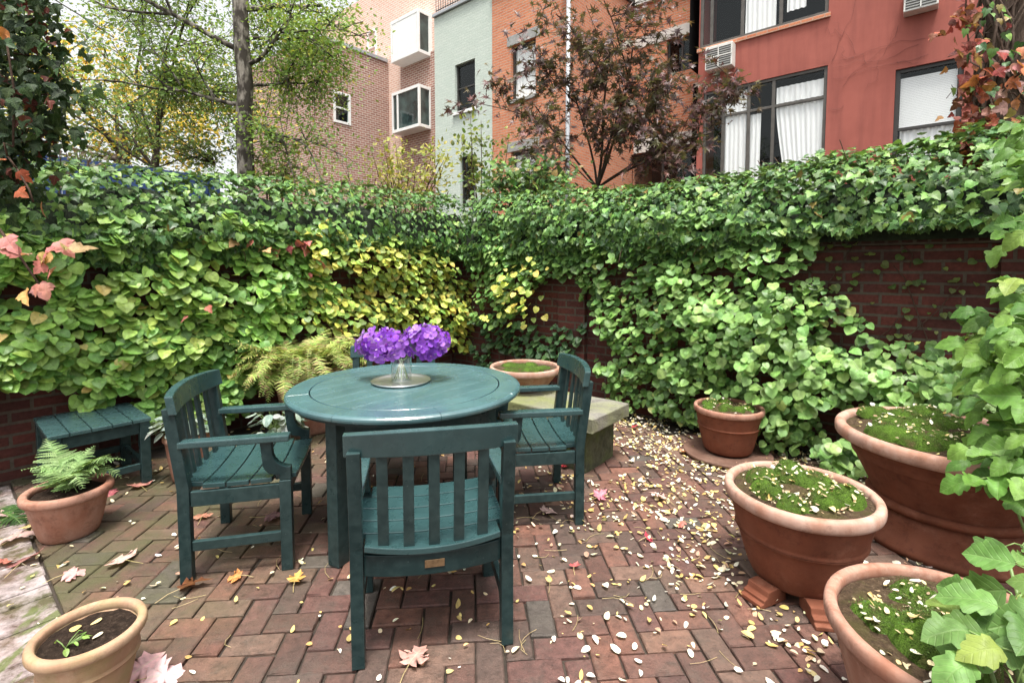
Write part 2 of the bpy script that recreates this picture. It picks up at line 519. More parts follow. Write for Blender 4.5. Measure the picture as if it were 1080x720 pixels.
M['red_vine'] = simple('dry_vine', (0.16, 0.06, 0.05), 0.8)
M['stem_green'] = simple('green_stem', (0.14, 0.22, 0.06), 0.5)


def stone_mat():
    m = NT('mossy_stone'); co = m.coord()
    f = m.noise(co, 6, 8, 0.7); g = m.noise(co, 3.0, 5, 0.6)
    base = m.ramp(f, [(0.3, (0.10, 0.095, 0.08)), (0.7, (0.30, 0.28, 0.245))])
    base = m.mix(m.ramp(g, [(0.36, 0.0), (0.58, 0.85)]), base, (0.15, 0.17, 0.05))
    base = m.mix(m.ramp(m.noise(co, 28, 5), [(0.6, 0.0), (0.75, 0.6)]), base, (0.06, 0.06, 0.045))
    return m.done(m.bsdf(Base_Color=base, Roughness=0.9, Normal=m.bump(m.math('ADD', f, m.noise(co, 60, 4)), 0.6, 0.01)))


def stone_leg_mat():
    m = NT('mossy_stone_dark'); co = m.coord()
    f = m.noise(co, 16, 8, 0.7)
    base = m.ramp(f, [(0.3, (0.025, 0.028, 0.014)), (0.7, (0.10, 0.105, 0.06))])
    base = m.mix(m.ramp(m.noise(co, 7, 5), [(0.45, 0.0), (0.65, 0.7)]), base, (0.075, 0.10, 0.02))
    return m.done(m.bsdf(Base_Color=base, Roughness=0.95, Normal=m.bump(f, 0.9, 0.02)))


M['stone'] = stone_mat(); M['stone_leg'] = stone_leg_mat()
M['lf_ivy'] = leaf_mat('ivy_leaf', 0.42, 0.16, 0.22, 'palmate', 0.36)
M['lf_hyd'] = leaf_mat('climber_leaf', 0.40, 0.26, 0.22)
M['lf_big'] = leaf_mat('broad_leaf', 0.48, 0.32, 0.13, spec=0.28)
M['lf_tree'] = leaf_mat('tree_leaf', 0.5, 0.38, 0.0)
M['lf_maple'] = leaf_mat('maple_leaf', 0.45, 0.22, 0.0)
M['lf_creeper'] = leaf_mat('creeper_leaf', 0.5, 0.28, 0.2, spec=0.25)
M['lf_fern'] = leaf_mat('fern_leaf', 0.5, 0.32, 0.0)
M['lf_dry'] = leaf_mat('dry_leaf', 0.6, 0.2, 0.4, 'palmate', 0.3)
M['petal'] = leaf_mat('petal', 0.5, 0.35, 0.0, 'pinnate', 0.3, 0.15)
M['small_leaf'] = obj_color_mat('small_fallen_leaf', [(0.0, (0.84, 0.81, 0.70)), (0.50, (0.78, 0.73, 0.58)), (0.72, (0.74, 0.62, 0.30)), (0.9, (0.64, 0.42, 0.12)), (1.0, (0.55, 0.56, 0.32))])
M['stalk'] = obj_color_mat('dry_stalk', [(0.0, (0.42, 0.30, 0.16)), (0.5, (0.50, 0.40, 0.20)), (1.0, (0.36, 0.30, 0.12))])


def silver():
    m = NT('polished_silver')
    return m.done(m.bsdf(Base_Color=(0.86, 0.86, 0.85), Metallic=1.0, Roughness=0.33))


def clear_glass():
    m = NT('clear_glass')
    fr = m.math('MULTIPLY', m.math('POWER', m.n('ShaderNodeLayerWeight', {'Blend': 0.5}).outputs['Facing'], 3.0), 0.6)
    t = m.n('ShaderNodeBsdfTransparent', {'Color': (0.93, 0.96, 0.95, 1)}).outputs[0]
    g = m.n('ShaderNodeBsdfGlossy', {'Color': (1, 1, 1, 1), 'Roughness': 0.02}).outputs[0]
    return m.done(m.n('ShaderNodeMixShader', {0: m.math('ADD', fr, 0.03), 1: t, 2: g}).outputs[0])


M['silver'] = silver(); M['glass'] = clear_glass()
M['brass'] = simple('dull_brass', (0.20, 0.13, 0.07), 0.5, 0.3, 60, metallic=0.6)

# ------------------------------------------------------------------ leaves
def leaf_template(half, fold=0.15, curl=-0.25, cy=0.42, rings=(0.55,), wave=0.0, ph=0.0):
    """half: right outline from base to tip as (x, y); mirrored. Returns verts, faces (lists)"""
    right = list(half)
    left = [(-x, y) for x, y in reversed(half) if x > 1e-6]
    out = right + left
    n = len(out)
    V = [(0.0, cy)]
    for r in list(rings) + [1.0]:
        V += [(x * r, cy + (y - cy) * r) for x, y in out]
    z = []
    for x, y in V:
        z.append(fold * abs(x) + curl * (y - 0.15) ** 2 + wave * math.sin(9 * x + 7 * y + ph) * (abs(x) + 0.1))
    faces = []
    for i in range(n):
        j = (i + 1) % n
        faces.append((0, 1 + j, 1 + i))
    for k in range(len(rings)):
        a, b = 1 + k * n, 1 + (k + 1) * n
        for i in range(n):
            j = (i + 1) % n
            faces.append((a + i, a + j, b + j, b + i))
    V3 = np.array([(x, y, zz) for (x, y), zz in zip(V, z)])
    # make faces point to +z
    f = faces[0]
    nrm = np.cross(V3[f[1]] - V3[f[0]], V3[f[2]] - V3[f[0]])
    if nrm[2] < 0: faces = [tuple(reversed(f)) for f in faces]
    else: faces = [f for f in faces]
    q = faces[-1]
    if np.cross(V3[q[1]] - V3[q[0]], V3[q[2]] - V3[q[1]])[2] < 0:
        faces = [f if len(f) == 3 else tuple(reversed(f)) for f in faces]
    return V3, faces


HEART = [(0, 0.06), (0.14, -0.02), (0.33, 0.02), (0.47, 0.17), (0.51, 0.37), (0.45, 0.60), (0.31, 0.79), (0.13, 0.93), (0, 1.01)]
OVAL = [(0, 0.0), (0.18, 0.08), (0.27, 0.3), (0.28, 0.52), (0.2, 0.78), (0, 1.0)]
DIAM = [(0, 0.0), (0.25, 0.45), (0, 1.0)]
IVY = [(0, 0.08), (0.16, -0.04), (0.34, 0.0), (0.50, 0.20), (0.36, 0.30), (0.44, 0.52), (0.24, 0.58), (0.12, 0.82), (0, 1.0)]
IVY2 = [(0, 0.06), (0.2, -0.03), (0.4, 0.06), (0.46, 0.26), (0.36, 0.50), (0.2, 0.76), (0, 1.0)]
MAPLE = [(0, 0.02), (0.14, -0.05), (0.34, -0.06), (0.25, 0.06), (0.42, 0.10), (0.62, 0.28), (0.46, 0.30), (0.50, 0.44), (0.24, 0.40), (0.22, 0.56), (0.30, 0.68), (0.14, 0.74), (0, 1.02)]
TRI = [(0, 0.0), (0.2, -0.02), (0.36, 0.08), (0.52, 0.34), (0.40, 0.36), (0.40, 0.50), (0.22, 0.52), (0.24, 0.68), (0.12, 0.84), (0, 1.0)]
STAR = [(0, 0.02), (0.30, -0.05), (0.14, 0.12), (0.52, 0.22), (0.15, 0.26), (0.40, 0.62), (0.09, 0.40), (0, 1.0)]
OAK = [(0, 0.0), (0.1, 0.03), (0.27, 0.12), (0.36, 0.26), (0.30, 0.33), (0.42, 0.44), (0.44, 0.54), (0.32, 0.60), (0.31, 0.70), (0.22, 0.84), (0.10, 0.94), (0, 1.02)]
PINNA = []
for k in range(9):
    t = k / 9
    w = 0.15 * (1 - t) ** 0.8
    PINNA += [(max(0.004, w * 0.35), t), (w, t + 0.055)]
PINNA = [(0, 0.0)] + PINNA + [(0, 1.0)]

T = {
    'heart': [leaf_template(HEART, f, c, wave=w, ph=p) for f, c, w, p in ((0.12, -0.22, 0.05, 0), (0.22, -0.35, 0.06, 2), (0.05, -0.12, 0.07, 4))],
    'ivy': [leaf_template(IVY, 0.2, -0.2), leaf_template(IVY, 0.05, -0.4, wave=0.06), leaf_template(IVY2, 0.2, -0.25)],
    'oval': [leaf_template(OVAL, 0.2, -0.2, rings=()), leaf_template(OVAL, -0.1, 0.3, rings=())],
    'ovalhi': [leaf_template(OVAL, 0.25, -0.3), leaf_template(OVAL, 0.1, 0.35, wave=0.08)],
    'diam': [leaf_template(DIAM, 0.25, -0.2, rings=())],
    'maple': [leaf_template(MAPLE, 0.12, -0.3, wave=0.08), leaf_template(MAPLE, 0.25, 0.25, wave=0.1, ph=2), leaf_template(MAPLE, -0.1, -0.5, wave=0.14, ph=1)],
    'tri': [leaf_template(TRI, 0.15, -0.3, wave=0.06), leaf_template(TRI, 0.3, -0.2, wave=0.08, ph=2)],
    'star': [leaf_template(STAR, 0.2, -0.35, rings=(), cy=0.18)],
    'oak': [leaf_template(OAK, 0.16, -0.5, rings=(0.25, 0.5, 0.75), wave=0.16), leaf_template(OAK, 0.32, -0.3, rings=(0.25, 0.5, 0.75), wave=0.18, ph=2), leaf_template(OAK, 0.02, -0.75, rings=(0.25, 0.5, 0.75), wave=0.15, ph=4), leaf_template(OAK, 0.45, 0.15, rings=(0.25, 0.5, 0.75), wave=0.14, ph=1)],
    'broad': [leaf_template(HEART, 0.16, -0.35, rings=(0.35, 0.7), wave=0.08), leaf_template(HEART, 0.26, -0.25, rings=(0.35, 0.7), wave=0.1, ph=2)],
    'pinna': [leaf_template(PINNA, 0.2, -0.15, cy=0.3, rings=())],
    'petal': [leaf_template([(0, 0), (0.10, 0.06), (0.34, 0.35), (0.42, 0.62), (0.34, 0.88), (0.14, 1.0), (0, 1.0)], 0.12, -0.35, wave=0.10), leaf_template([(0, 0), (0.10, 0.06), (0.34, 0.35), (0.42, 0.62), (0.34, 0.88), (0.14, 1.0), (0, 1.0)], 0.2, 0.3, wave=0.14, ph=2)],
}


def norm(a):
    return a / np.maximum(np.linalg.norm(a, axis=-1, keepdims=True), 1e-9)


def leaf_mesh(name, kind, P, N, Tip, size, colr, mat, parent=None, smooth=True, extra=None):
    """many leaves as one mesh; each leaf keeps its own colour"""
    P = np.asarray(P, float); n = len(P)
    N = norm(np.asarray(N, float)); Tip = np.asarray(Tip, float)
    Y = norm(Tip - N * (Tip * N).sum(1, keepdims=True))
    X = np.cross(Y, N)
    size = np.broadcast_to(np.asarray(size, float), (n,))
    colr = np.asarray(colr, float)
    ts = T[kind]
    which = rng.integers(0, len(ts), n)
    AV, AC, AU, LV, LT = [], [], [], [], []
    base = 0
    for k, (V, Fc) in enumerate(ts):
        idx = np.where(which == k)[0]
        if not len(idx): continue
        sz = size[idx][:, None, None]
        asp = (1 + rng.uniform(-0.15, 0.15, len(idx)))[:, None, None]
        W = P[idx][:, None, :] + sz * (X[idx][:, None, :] * (V[None, :, 0:1] * asp) + Y[idx][:, None, :] * V[None, :, 1:2] + N[idx][:, None, :] * V[None, :, 2:3])
        nv = len(V)
        AV.append(W.reshape(-1, 3))
        AC.append(np.repeat(colr[idx], nv, 0))
        AU.append(np.tile(V * [1, 1, 0], (len(idx), 1)))
        flat = np.array([i for f in Fc for i in f]); tot = np.array([len(f) for f in Fc])
        LV.append((flat[None] + (base + np.arange(len(idx)) * nv)[:, None]).ravel())
        LT.append(np.tile(tot, len(idx)))
        base += nv * len(idx)
    if extra is not None:      # (verts, faces(list), colour)
        ev, ef, ec = extra
        AV.append(np.array(ev)); AC.append(np.tile(np.array(ec, float), (len(ev), 1))); AU.append(np.tile([0.2, 0.5, 0], (len(ev), 1)))
        LV.append(np.array([base + i for f in ef for i in f])); LT.append(np.array([len(f) for f in ef]))
    AV = np.concatenate(AV); AC = np.concatenate(AC); AU = np.concatenate(AU); LV = np.concatenate(LV); LT = np.concatenate(LT)
    me = bpy.data.meshes.new(name)
    me.vertices.add(len(AV)); me.vertices.foreach_set('co', AV.astype(np.float32).ravel())
    me.loops.add(len(LV)); me.loops.foreach_set('vertex_index', LV.astype(np.int32))
    me.polygons.add(len(LT))
    me.polygons.foreach_set('loop_start', np.concatenate([[0], np.cumsum(LT)[:-1]]).astype(np.int32))
    me.polygons.foreach_set('loop_total', LT.astype(np.int32))
    me.polygons.foreach_set('use_smooth', np.full(len(LT), smooth))
    a = me.attributes.new('col', 'FLOAT_COLOR', 'POINT')
    a.data.foreach_set('color', np.concatenate([AC, np.ones((len(AC), 1))], 1).astype(np.float32).ravel())
    u = me.attributes.new('luv', 'FLOAT_VECTOR', 'POINT')
    u.data.foreach_set('vector', AU.astype(np.float32).ravel())
    me.materials.append(mat)
    me.update(calc_edges=True); me.validate()
    o = bpy.data.objects.new(name, me)
    return link(o, parent)


def pick(n, cols, w=None, jit=0.18):
    cols = np.array(cols, float)
    w = None if w is None else np.array(w) / np.sum(w)
    c = cols[rng.choice(len(cols), n, p=w)]
    return c * (1 + rng.normal(0, jit, (n, 1))).clip(0.5, 1.6) * (1 + rng.normal(0, jit * 0.3, (n, 3)))


def fbm(p, s):
    return mnoise.noise(Vector((p[0] * s, p[1] * s, p[2] * s if len(p) > 2 else 0.0)))


def in_poly(pts, poly):
    pts = np.asarray(pts); poly = np.asarray(poly); inside = np.zeros(len(pts), bool)
    x, y = pts[:, 0], pts[:, 1]
    j = len(poly) - 1
    for i in range(len(poly)):
        xi, yi = poly[i]; xj, yj = poly[j]
        c = ((yi > y) != (yj > y)) & (x < (xj - xi) * (y - yi) / (yj - yi + 1e-12) + xi)
        inside ^= c
        j = i
    return inside


# ------------------------------------------------------------------ camera, world, sun
cam = bpy.data.cameras.new('camera')
cam.sensor_width = 36; cam.lens = F_ / 1080 * 36; cam.shift_y = (CY_ - 360) / 1080
cam.clip_start = 0.05; cam.clip_end = 2000
co_ = bpy.data.objects.new('camera', cam); link(co_)
co_.location = (0, 0, CAM_H); co_.rotation_euler = (R(90) - P_, 0, 0)
scene.camera = co_

SUN_EL, SUN_AZ = R(74), R(178)     # azimuth measured clockwise from +Y
w = bpy.data.worlds.new('World'); scene.world = w; w.use_nodes = True
nt = w.node_tree
bg = nt.nodes['Background']
sky = nt.nodes.new('ShaderNodeTexSky'); sky.sky_type = 'NISHITA'; sky.sun_disc = False
sky.sun_elevation = SUN_EL; sky.sun_rotation = SUN_AZ
sky.air_density = 1.0; sky.dust_density = 6.0; sky.ozone_density = 1.0
hs = nt.nodes.new('ShaderNodeHueSaturation'); hs.inputs['Saturation'].default_value = 0.22; hs.inputs['Value'].default_value = 2.25
nt.links.new(sky.outputs[0], hs.inputs['Color']); 
tc_ = nt.nodes.new('ShaderNodeTexCoord'); sx_ = nt.nodes.new('ShaderNodeSeparateXYZ'); nt.links.new(tc_.outputs['Generated'], sx_.inputs[0])
rp_ = nt.nodes.new('ShaderNodeValToRGB'); rp_.color_ramp.elements[0].position = 0.30; rp_.color_ramp.elements[0].color = (1, 1, 1, 1)
rp_.color_ramp.elements[1].position = 0.75; rp_.color_ramp.elements[1].color = (0, 0, 0, 1); nt.links.new(sx_.outputs['Z'], rp_.inputs[0])
mx_ = nt.nodes.new('ShaderNodeMix'); mx_.data_type = 'RGBA'; nt.links.new(rp_.outputs[0], mx_.inputs[0]); nt.links.new(hs.outputs[0], mx_.inputs[6])
mx_.inputs[7].default_value = (7.0, 7.2, 7.3, 1)          # bright haze of a thin overcast low in the sky
nt.links.new(mx_.outputs[2], bg.inputs['Color'])
bg.inputs['Strength'].default_value = 0.15
sun = bpy.data.lights.new('sun', 'SUN'); sun.energy = 5.0; sun.angle = R(12); sun.color = (1.0, 0.95, 0.87)
so = bpy.data.objects.new('sun', sun); link(so)
d = Vector((math.sin(SUN_AZ) * math.cos(SUN_EL), math.cos(SUN_AZ) * math.cos(SUN_EL), math.sin(SUN_EL)))
so.rotation_euler = (-d).to_track_quat('-Z', 'Y').to_euler(); so.location = (0, 0, 20)
scene.view_settings.view_transform = 'Standard'; scene.view_settings.look = 'None'
scene.view_settings.exposure = 0; scene.view_settings.gamma = 1
scene.cycles.max_bounces = 8; scene.cycles.transparent_max_bounces = 12

# ------------------------------------------------------------------ ground and paving
g = MB(); g.quad((-400, -400, -0.05), (400, -400, -0.05), (400, 400, -0.05), (-400, 400, -0.05))
tag(g.build('ground', M['mud']), kind='structure')
sb = MB()
a_, b_, c_, d_ = G(-4.5, -3.5, -0.014), G(4.5, -3.5, -0.014), G(4.5, 4.3, -0.014), G(-4.5, 4.3, -0.014)
sb.quad(a_, b_, c_, d_)
tag(sb.build('sand_bed', M['mud']), kind='structure')

pv = MB()
PCOL = [((0.170, 0.080, 0.057), 4), ((0.130, 0.065, 0.050), 4), ((0.155, 0.094, 0.070), 3), ((0.106, 0.067, 0.054), 2.4), ((0.096, 0.082, 0.070), 1.1), ((0.186, 0.102, 0.071), 1.4), ((0.130, 0.062, 0.052), 3)]
pcw = np.array([q[1] for q in PCOL]); pcw = pcw / pcw.sum()


def paver(cx, cy, L, Wd, ang):
    gap = 0.0020 + abs(rng.normal(0, 0.0015))
    cx += rng.normal(0, 0.0012); cy += rng.normal(0, 0.0012)
    c = np.array(PCOL[rng.choice(len(PCOL), p=pcw)][0]) * (1 + rng.normal(0, 0.11))
    ca, sa = math.cos(ang), math.sin(ang)
    hl, hw = L / 2 - gap, Wd / 2 - gap
    b = 0.0045
    z = rng.normal(0, 0.0022); tx, ty = rng.normal(0, 0.006), rng.normal(0, 0.010)
    jr = rng.normal(0, 0.011)
    ca, sa = math.cos(ang + jr), math.sin(ang + jr)
    vs = []
    for hx, hy, zz in ((hl, hw, -0.03), (hl, hw, -b), (hl - b, hw - b, 0.0)):
        for sx, sy in ((-1, -1), (1, -1), (1, 1), (-1, 1)):
            k = 1 - (0.0015 + abs(rng.normal(0, 0.002))) / hx
            x, y = sx * hx * k, sy * hy
            vs.append((cx + ca * x - sa * y, cy + sa * x + ca * y, z + zz + x * tx + y * ty))
    fs = [(8, 9, 10, 11)]
    for r in (0, 4):
        for i in range(4):
            j = (i + 1) % 4
            fs.append((r + i, r + j, r + 4 + j, r + 4 + i))
    pv.add(vs, fs, 0, tuple(c))



def cut_paver(cx, cy, L, Wd, ang):
    """brick cut along the joint with the strip (n = PAVE_N)"""
    ca, sa = math.cos(ang), math.sin(ang)
    g_ = 0.003
    hl, hw = L / 2 - g_, Wd / 2 - g_
    poly = [(cx + ca * x - sa * y, cy + sa * x + ca * y) for x, y in ((-hl, -hw), (hl, -hw), (hl, hw), (-hl, hw))]
    dist = lambda p: p[0] * NA[0] + p[1] * NA[1] - (PAVE_N + 0.003)
    out = []
    for i in range(4):
        p, q = poly[i], poly[(i + 1) % 4]
        dp, dq = dist(p), dist(q)
        if dp >= 0: out.append(p)
        if (dp >= 0) != (dq >= 0):
            t = dp / (dp - dq); out.append((p[0] + t * (q[0] - p[0]), p[1] + t * (q[1] - p[1])))
    if len(out) < 3: return
    mx, my = sum(p[0] for p in out) / len(out), sum(p[1] for p in out) / len(out)
    c = np.array(PCOL[rng.choice(len(PCOL), p=pcw)][0]) * (1 + rng.normal(0, 0.11))
    k = len(out); vs = []
    for z_, f in ((-0.03, 1.0), (-0.0045, 1.0), (0.0, 0.93)):
        vs += [(mx + (p[0] - mx) * f, my + (p[1] - my) * f, z_) for p in out]
    fs = [tuple(2 * k + i for i in range(k))]
    for r in (0, k):
        for i in range(k): fs.append((r + i, r + (i + 1) % k, r + k + (i + 1) % k, r + k + i))
    pv.add(vs, fs, 0, tuple(c))


pa = R(4.4)
BW = 0.102
for i in range(-45, 46):
    for j in range(0, 75):
        mode = (i - j) % 4
        if mode == 0: lx, ly, ang = i + 1.0, j + 0.5, 0
        elif mode == 3: lx, ly, ang = i + 0.5, j + 1.0, math.pi / 2
        else: continue
        lx *= BW; ly = ly * BW - 1.0
        X, Y = math.cos(pa) * lx - math.sin(pa) * ly, math.sin(pa) * lx + math.cos(pa) * ly
        s, n = X * SA[0] + Y * SA[1], X * NA[0] + Y * NA[1]
        if n < PAVE_N - 0.12 and s < -0.6: continue
        if n < PAVE_N + 0.12 and s < -0.6:
            cut_paver(X, Y, 2 * BW, BW, ang + pa); continue
        if s < WALL_S + 0.25 or n > WALL_N - 0.32 or s > 2.6 or n < -2.6: continue
        paver(X, Y, 2 * BW, BW, ang + pa)
# running strip at far left
k = 0
for r in range(0, 46):
    s = -0.55 - r * BW
    for q in range(0, 14):
        n = PAVE_N - 0.1055 - q * 0.205 - 0.0
        if s < WALL_S + 0.1 or n < -2.2: continue
        p = G(s - 0.05, n)
        paver(p[0], p[1], 0.205, BW, R(50))
tag(pv.build('brick_paving', M['paver']), kind='structure')

# ------------------------------------------------------------------ garden walls
def wall(name, label, along, length, thick, h, pos, rz, piers=(), cap=True):
    root = empty(name, pos, rz, label, 'wall')
    b = MB(); b.box((0, 0, -0.1), (length, thick, h))
    b.build('wall_body', M['wall_brick'], root)
    for x0, x1 in piers:
        p = MB(); p.box((x0, -0.055, -0.1), (x1, -0.001, h)); p.build('pier', M['wall_brick'], root)
    c = MB(); c.box((-0.03, -0.05, h + 0.002), (length + 0.03, thick + 0.05, h + 0.22))
    c.build('coping', M['cap_brick'], root, bevel=0.006)
    return root


p0 = G(WALL_S - 0.25, WALL_N)
wall('garden_wall', 'old red brick garden wall on the right with dark bare brickwork showing under the ivy', 's', 7.2, 0.24, 1.53, (p0[0], p0[1], 0), R(-40),
     piers=[(1.83, 2.15), (5.1, 5.45)])
p1 = G(WALL_S, -4.2)
wall('garden_wall', 'left red brick garden wall mostly hidden behind pale green climber leaves', 'n', 8.4, 0.24, 1.53, (p1[0], p1[1], 0), R(50))

# ------------------------------------------------------------------ climbers on the walls
def wall_leaves(side, poly, n, size, billow=(0.06, 0.26), gap=0.25, fs=3.0, up=0.55, seed=0, edge=0.05, tone=None, down=0.75):
    """sample leaves within a polygon (given in wall coordinates) on a billowing sheet in front of a wall"""
    poly = np.array(poly)
    lo, hi = poly.min(0) - 0.1, poly.max(0) + 0.1
    P = []
    tries = 0
    while len(P) < n and tries < 60:
        tries += 1
        q = rng.uniform(lo, hi, (n, 2))
        jit = np.array([[fbm((a, b, seed + 7), 4.0), fbm((a, b, seed + 19), 4.0)] for a, b in q]) * edge * 4
        ok = in_poly(q + jit, poly)
        for (a, b), o in zip(q, ok):
            if not o: continue
            g1 = fbm((a, b * 1.2, seed + 3), 3.6) + 0.5 * fbm((a, b * 1.3, seed + 11), 8.0)
            if g1 < -gap: continue
            bil = billow[0] + (billow[1] - billow[0]) * (0.5 + 0.5 * fbm((a, b, seed), fs)) + 0.06 * g1
            P.append((a, b, bil, g1))
            if len(P) >= n: break
    P = np.array(P[:n]); m = len(P)
    depth = P[:, 2] * np.where(rng.random(m) < 0.62, rng.uniform(0.80, 1.15, m), rng.uniform(0.10, 0.8, m))
    depth = np.maximum(depth, 0.02)
    if side == 'L':
        W = P[:, 0:1] * NA + (WALL_S + depth)[:, None] * SA; out = SA; alng = NA
    else:
        W = P[:, 0:1] * SA + (WALL_N - depth)[:, None] * NA; out = -NA; alng = SA
    W = W + np.outer(P[:, 1], [0, 0, 1])
    N = out * 0.70 + np.array([0, 0, 1.0]) * (up + 0.3) + rng.normal(0, 0.26, (m, 3))
    # slope of the billowing sheet
    Tip = out * 0.45 + np.array([0, 0, -1.0]) * down + alng * rng.normal(0, 0.55, (m, 1)) + rng.normal(0, 0.2, (m, 3))
    sz = size * rng.uniform(0.45, 1.22, m)
    return W, N, Tip, sz, P


def runners(mb, side, poly, n, rad=0.004):
    poly = np.array(poly); lo, hi = poly.min(0), poly.max(0)
    for _ in range(n):
        a, b = rng.uniform(lo, hi)
        pts = []
        da = rng.normal(0, 0.06)
        for k in range(9):
            if in_poly([(a, b)], poly)[0] or k < 3:
                off = 0.015 + 0.01 * rng.random()
                pts.append(G(WALL_S + off, a, b) if side == 'L' else G(a, WALL_N - off, b))
            a += da + rng.normal(0, 0.03); b -= 0.09
            if b < 0.02: break
        if len(pts) > 2: mb.tube(pts, [rad * (0.7 + 0.1 * i) for i in range(len(pts))], 5)


def mapL(pts, off=0.15): return [on_left(x, y, off) for x, y in pts]
def mapR(pts, off=0.15): return [on_right(x, y, off) for x, y in pts]


def climber(name, label, cat, side, specs, leafmat, kind, stems=20, group=None):
    root = empty(name, (0, 0, 0), 0, label, cat, group)
    AW, AN, AT, AS, AC = [], [], [], [], []
    sm = MB()
    for sp in specs:
        poly = sp['poly']
        W, N, Tp, sz, P = wall_leaves(side, poly, sp['n'], sp['size'], sp.get('billow', (0.06, 0.26)), sp.get('gap', 0.25), sp.get('fs', 3.0), sp.get('up', 0.55), sp.get('seed', 0), sp.get('edge', 0.05), down=sp.get('down', 0.75))
        AW.append(W); AN.append(N); AT.append(Tp); AS.append(sz)
        c = pick(len(W), sp['cols'], sp.get('w'))
        # patches of one tone drift through the leaves
        dr = np.array([fbm((a, b, 31), 1.8) for a, b in P[:, :2]])
        c = c * (1 + 0.15 * dr)[:, None]
        AC.append(c)
        runners(sm, side, poly, stems)
    leaf_mesh('leaves', kind, np.concatenate(AW), np.concatenate(AN), np.concatenate(AT), np.concatenate(AS), np.concatenate(AC), leafmat, root)
    if sm.v: sm.build('stem', M['twig'], root, smooth=True)['kind'] = 'stuff'
    # keep the empty at the foot of the plant
    base = np.concatenate(AW).mean(0); base[2] = 0
    for ch in root.children: ch.location = tuple(-base)
    root.location = tuple(base)
    return root


GRN = [(0.25, 0.44, 0.085), (0.18, 0.36, 0.075), (0.31, 0.51, 0.11), (0.12, 0.26, 0.06)]
YEL = [(0.66, 0.68, 0.13), (0.54, 0.62, 0.12), (0.42, 0.56, 0.12), (0.74, 0.68, 0.16), (0.66, 0.50, 0.11)]
IVYC = [(0.095, 0.200, 0.045), (0.066, 0.150, 0.040), (0.14, 0.265, 0.058), (0.042, 0.100, 0.032), (0.20, 0.32, 0.075), (0.26, 0.20, 0.06)]

climber('climbing_hydrangea', 'pale green climber with large round heart leaves covering the left wall', 'climber', 'L', [
    dict(poly=mapL([(-150, 228), (60, 228), (200, 226), (330, 234), (345, 300), (330, 350), (285, 365), (268, 395), (262, 418), (232, 448), (160, 456), (150, 436), (95, 432), (60, 415), (25, 428), (-80, 425), (-150, 430)]), n=4300, size=0.080, cols=GRN + [(0.34, 0.48, 0.10), (0.52, 0.44, 0.12)], w=[4, 4, 3, 2, 1, 0.25], billow=(0.10, 0.38), seed=1, gap=0.30),
    dict(poly=mapL([(100, 270), (200, 262), (260, 300), (230, 360), (180, 385), (120, 370), (110, 320)]), n=260, size=0.084, cols=[(0.28, 0.46, 0.09), (0.40, 0.54, 0.11), (0.24, 0.42, 0.09)], billow=(0.18, 0.36), seed=1, gap=0.5)],
    M['lf_hyd'], 'heart', 16)
climber('climbing_hydrangea', 'yellowing climber with golden leaves in the corner behind the round table', 'climber', 'L', [
    dict(poly=mapL([(312, 252), (345, 235), (380, 250), (440, 258), (480, 285), (498, 300), (505, 330), (535, 360), (525, 372), (490, 365), (440, 372), (380, 345), (350, 350), (322, 330), (312, 290)]), n=2000, size=0.072, cols=YEL + [(0.20, 0.32, 0.07), (0.16, 0.28, 0.06)], w=[3, 3.5, 4, 2, 0.5, 3, 2], billow=(0.16, 0.40), seed=2, gap=0.42)],
    M['lf_hyd'], 'heart', 10)
climber('climbing_hydrangea', 'green climber spilling down the right wall beside the bare brickwork', 'climber', 'R', [
    dict(poly=mapR([(505, 222), (600, 212), (800, 214), (850, 232), (862, 300), (905, 345), (955, 362), (1000, 380), (1040, 400), (1040, 430), (960, 470), (900, 480), (840, 480), (800, 462), (760, 440), (690, 430), (655, 432), (632, 385), (622, 330), (612, 300), (590, 292), (570, 296), (545, 320), (520, 345), (505, 330)]), n=4700, size=0.066, cols=[(0.20, 0.365, 0.09), (0.15, 0.295, 0.075), (0.27, 0.45, 0.125), (0.09, 0.19, 0.05), (0.40, 0.48, 0.14)], w=[4, 4, 3, 3, 0.5], billow=(0.07, 0.36), seed=5, gap=0.30),
    dict(poly=mapR([(700, 300), (790, 290), (880, 350), (960, 375), (1030, 400), (1030, 440), (940, 478), (830, 482), (760, 440), (700, 400)], 0.35), n=800, size=0.075, cols=[(0.21, 0.38, 0.10), (0.16, 0.31, 0.08), (0.27, 0.44, 0.13)], billow=(0.25, 0.55), seed=9, gap=0.2)],
    M['lf_hyd'], 'heart', 16)
climber('climbing_hydrangea', 'clump of yellow leaves hanging beside the brick pier on the right wall', 'climber', 'R', [
    dict(poly=mapR([(536, 272), (575, 262), (585, 285), (575, 305), (590, 318), (582, 345), (560, 350), (546, 352), (548, 320), (525, 330), (522, 312), (545, 300)]), n=75, size=0.080, cols=YEL + [(0.25, 0.34, 0.08)], w=[4, 3, 2, 4, 1, 2.5], billow=(0.26, 0.42), seed=3, gap=0.3)],
    M['lf_hyd'], 'heart', 6)
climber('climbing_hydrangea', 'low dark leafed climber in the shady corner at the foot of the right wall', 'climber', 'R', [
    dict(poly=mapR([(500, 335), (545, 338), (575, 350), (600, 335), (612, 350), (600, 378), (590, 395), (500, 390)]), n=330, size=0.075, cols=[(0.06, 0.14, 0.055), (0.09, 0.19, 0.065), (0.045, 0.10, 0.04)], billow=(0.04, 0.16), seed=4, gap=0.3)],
    M['lf_hyd'], 'heart', 6)


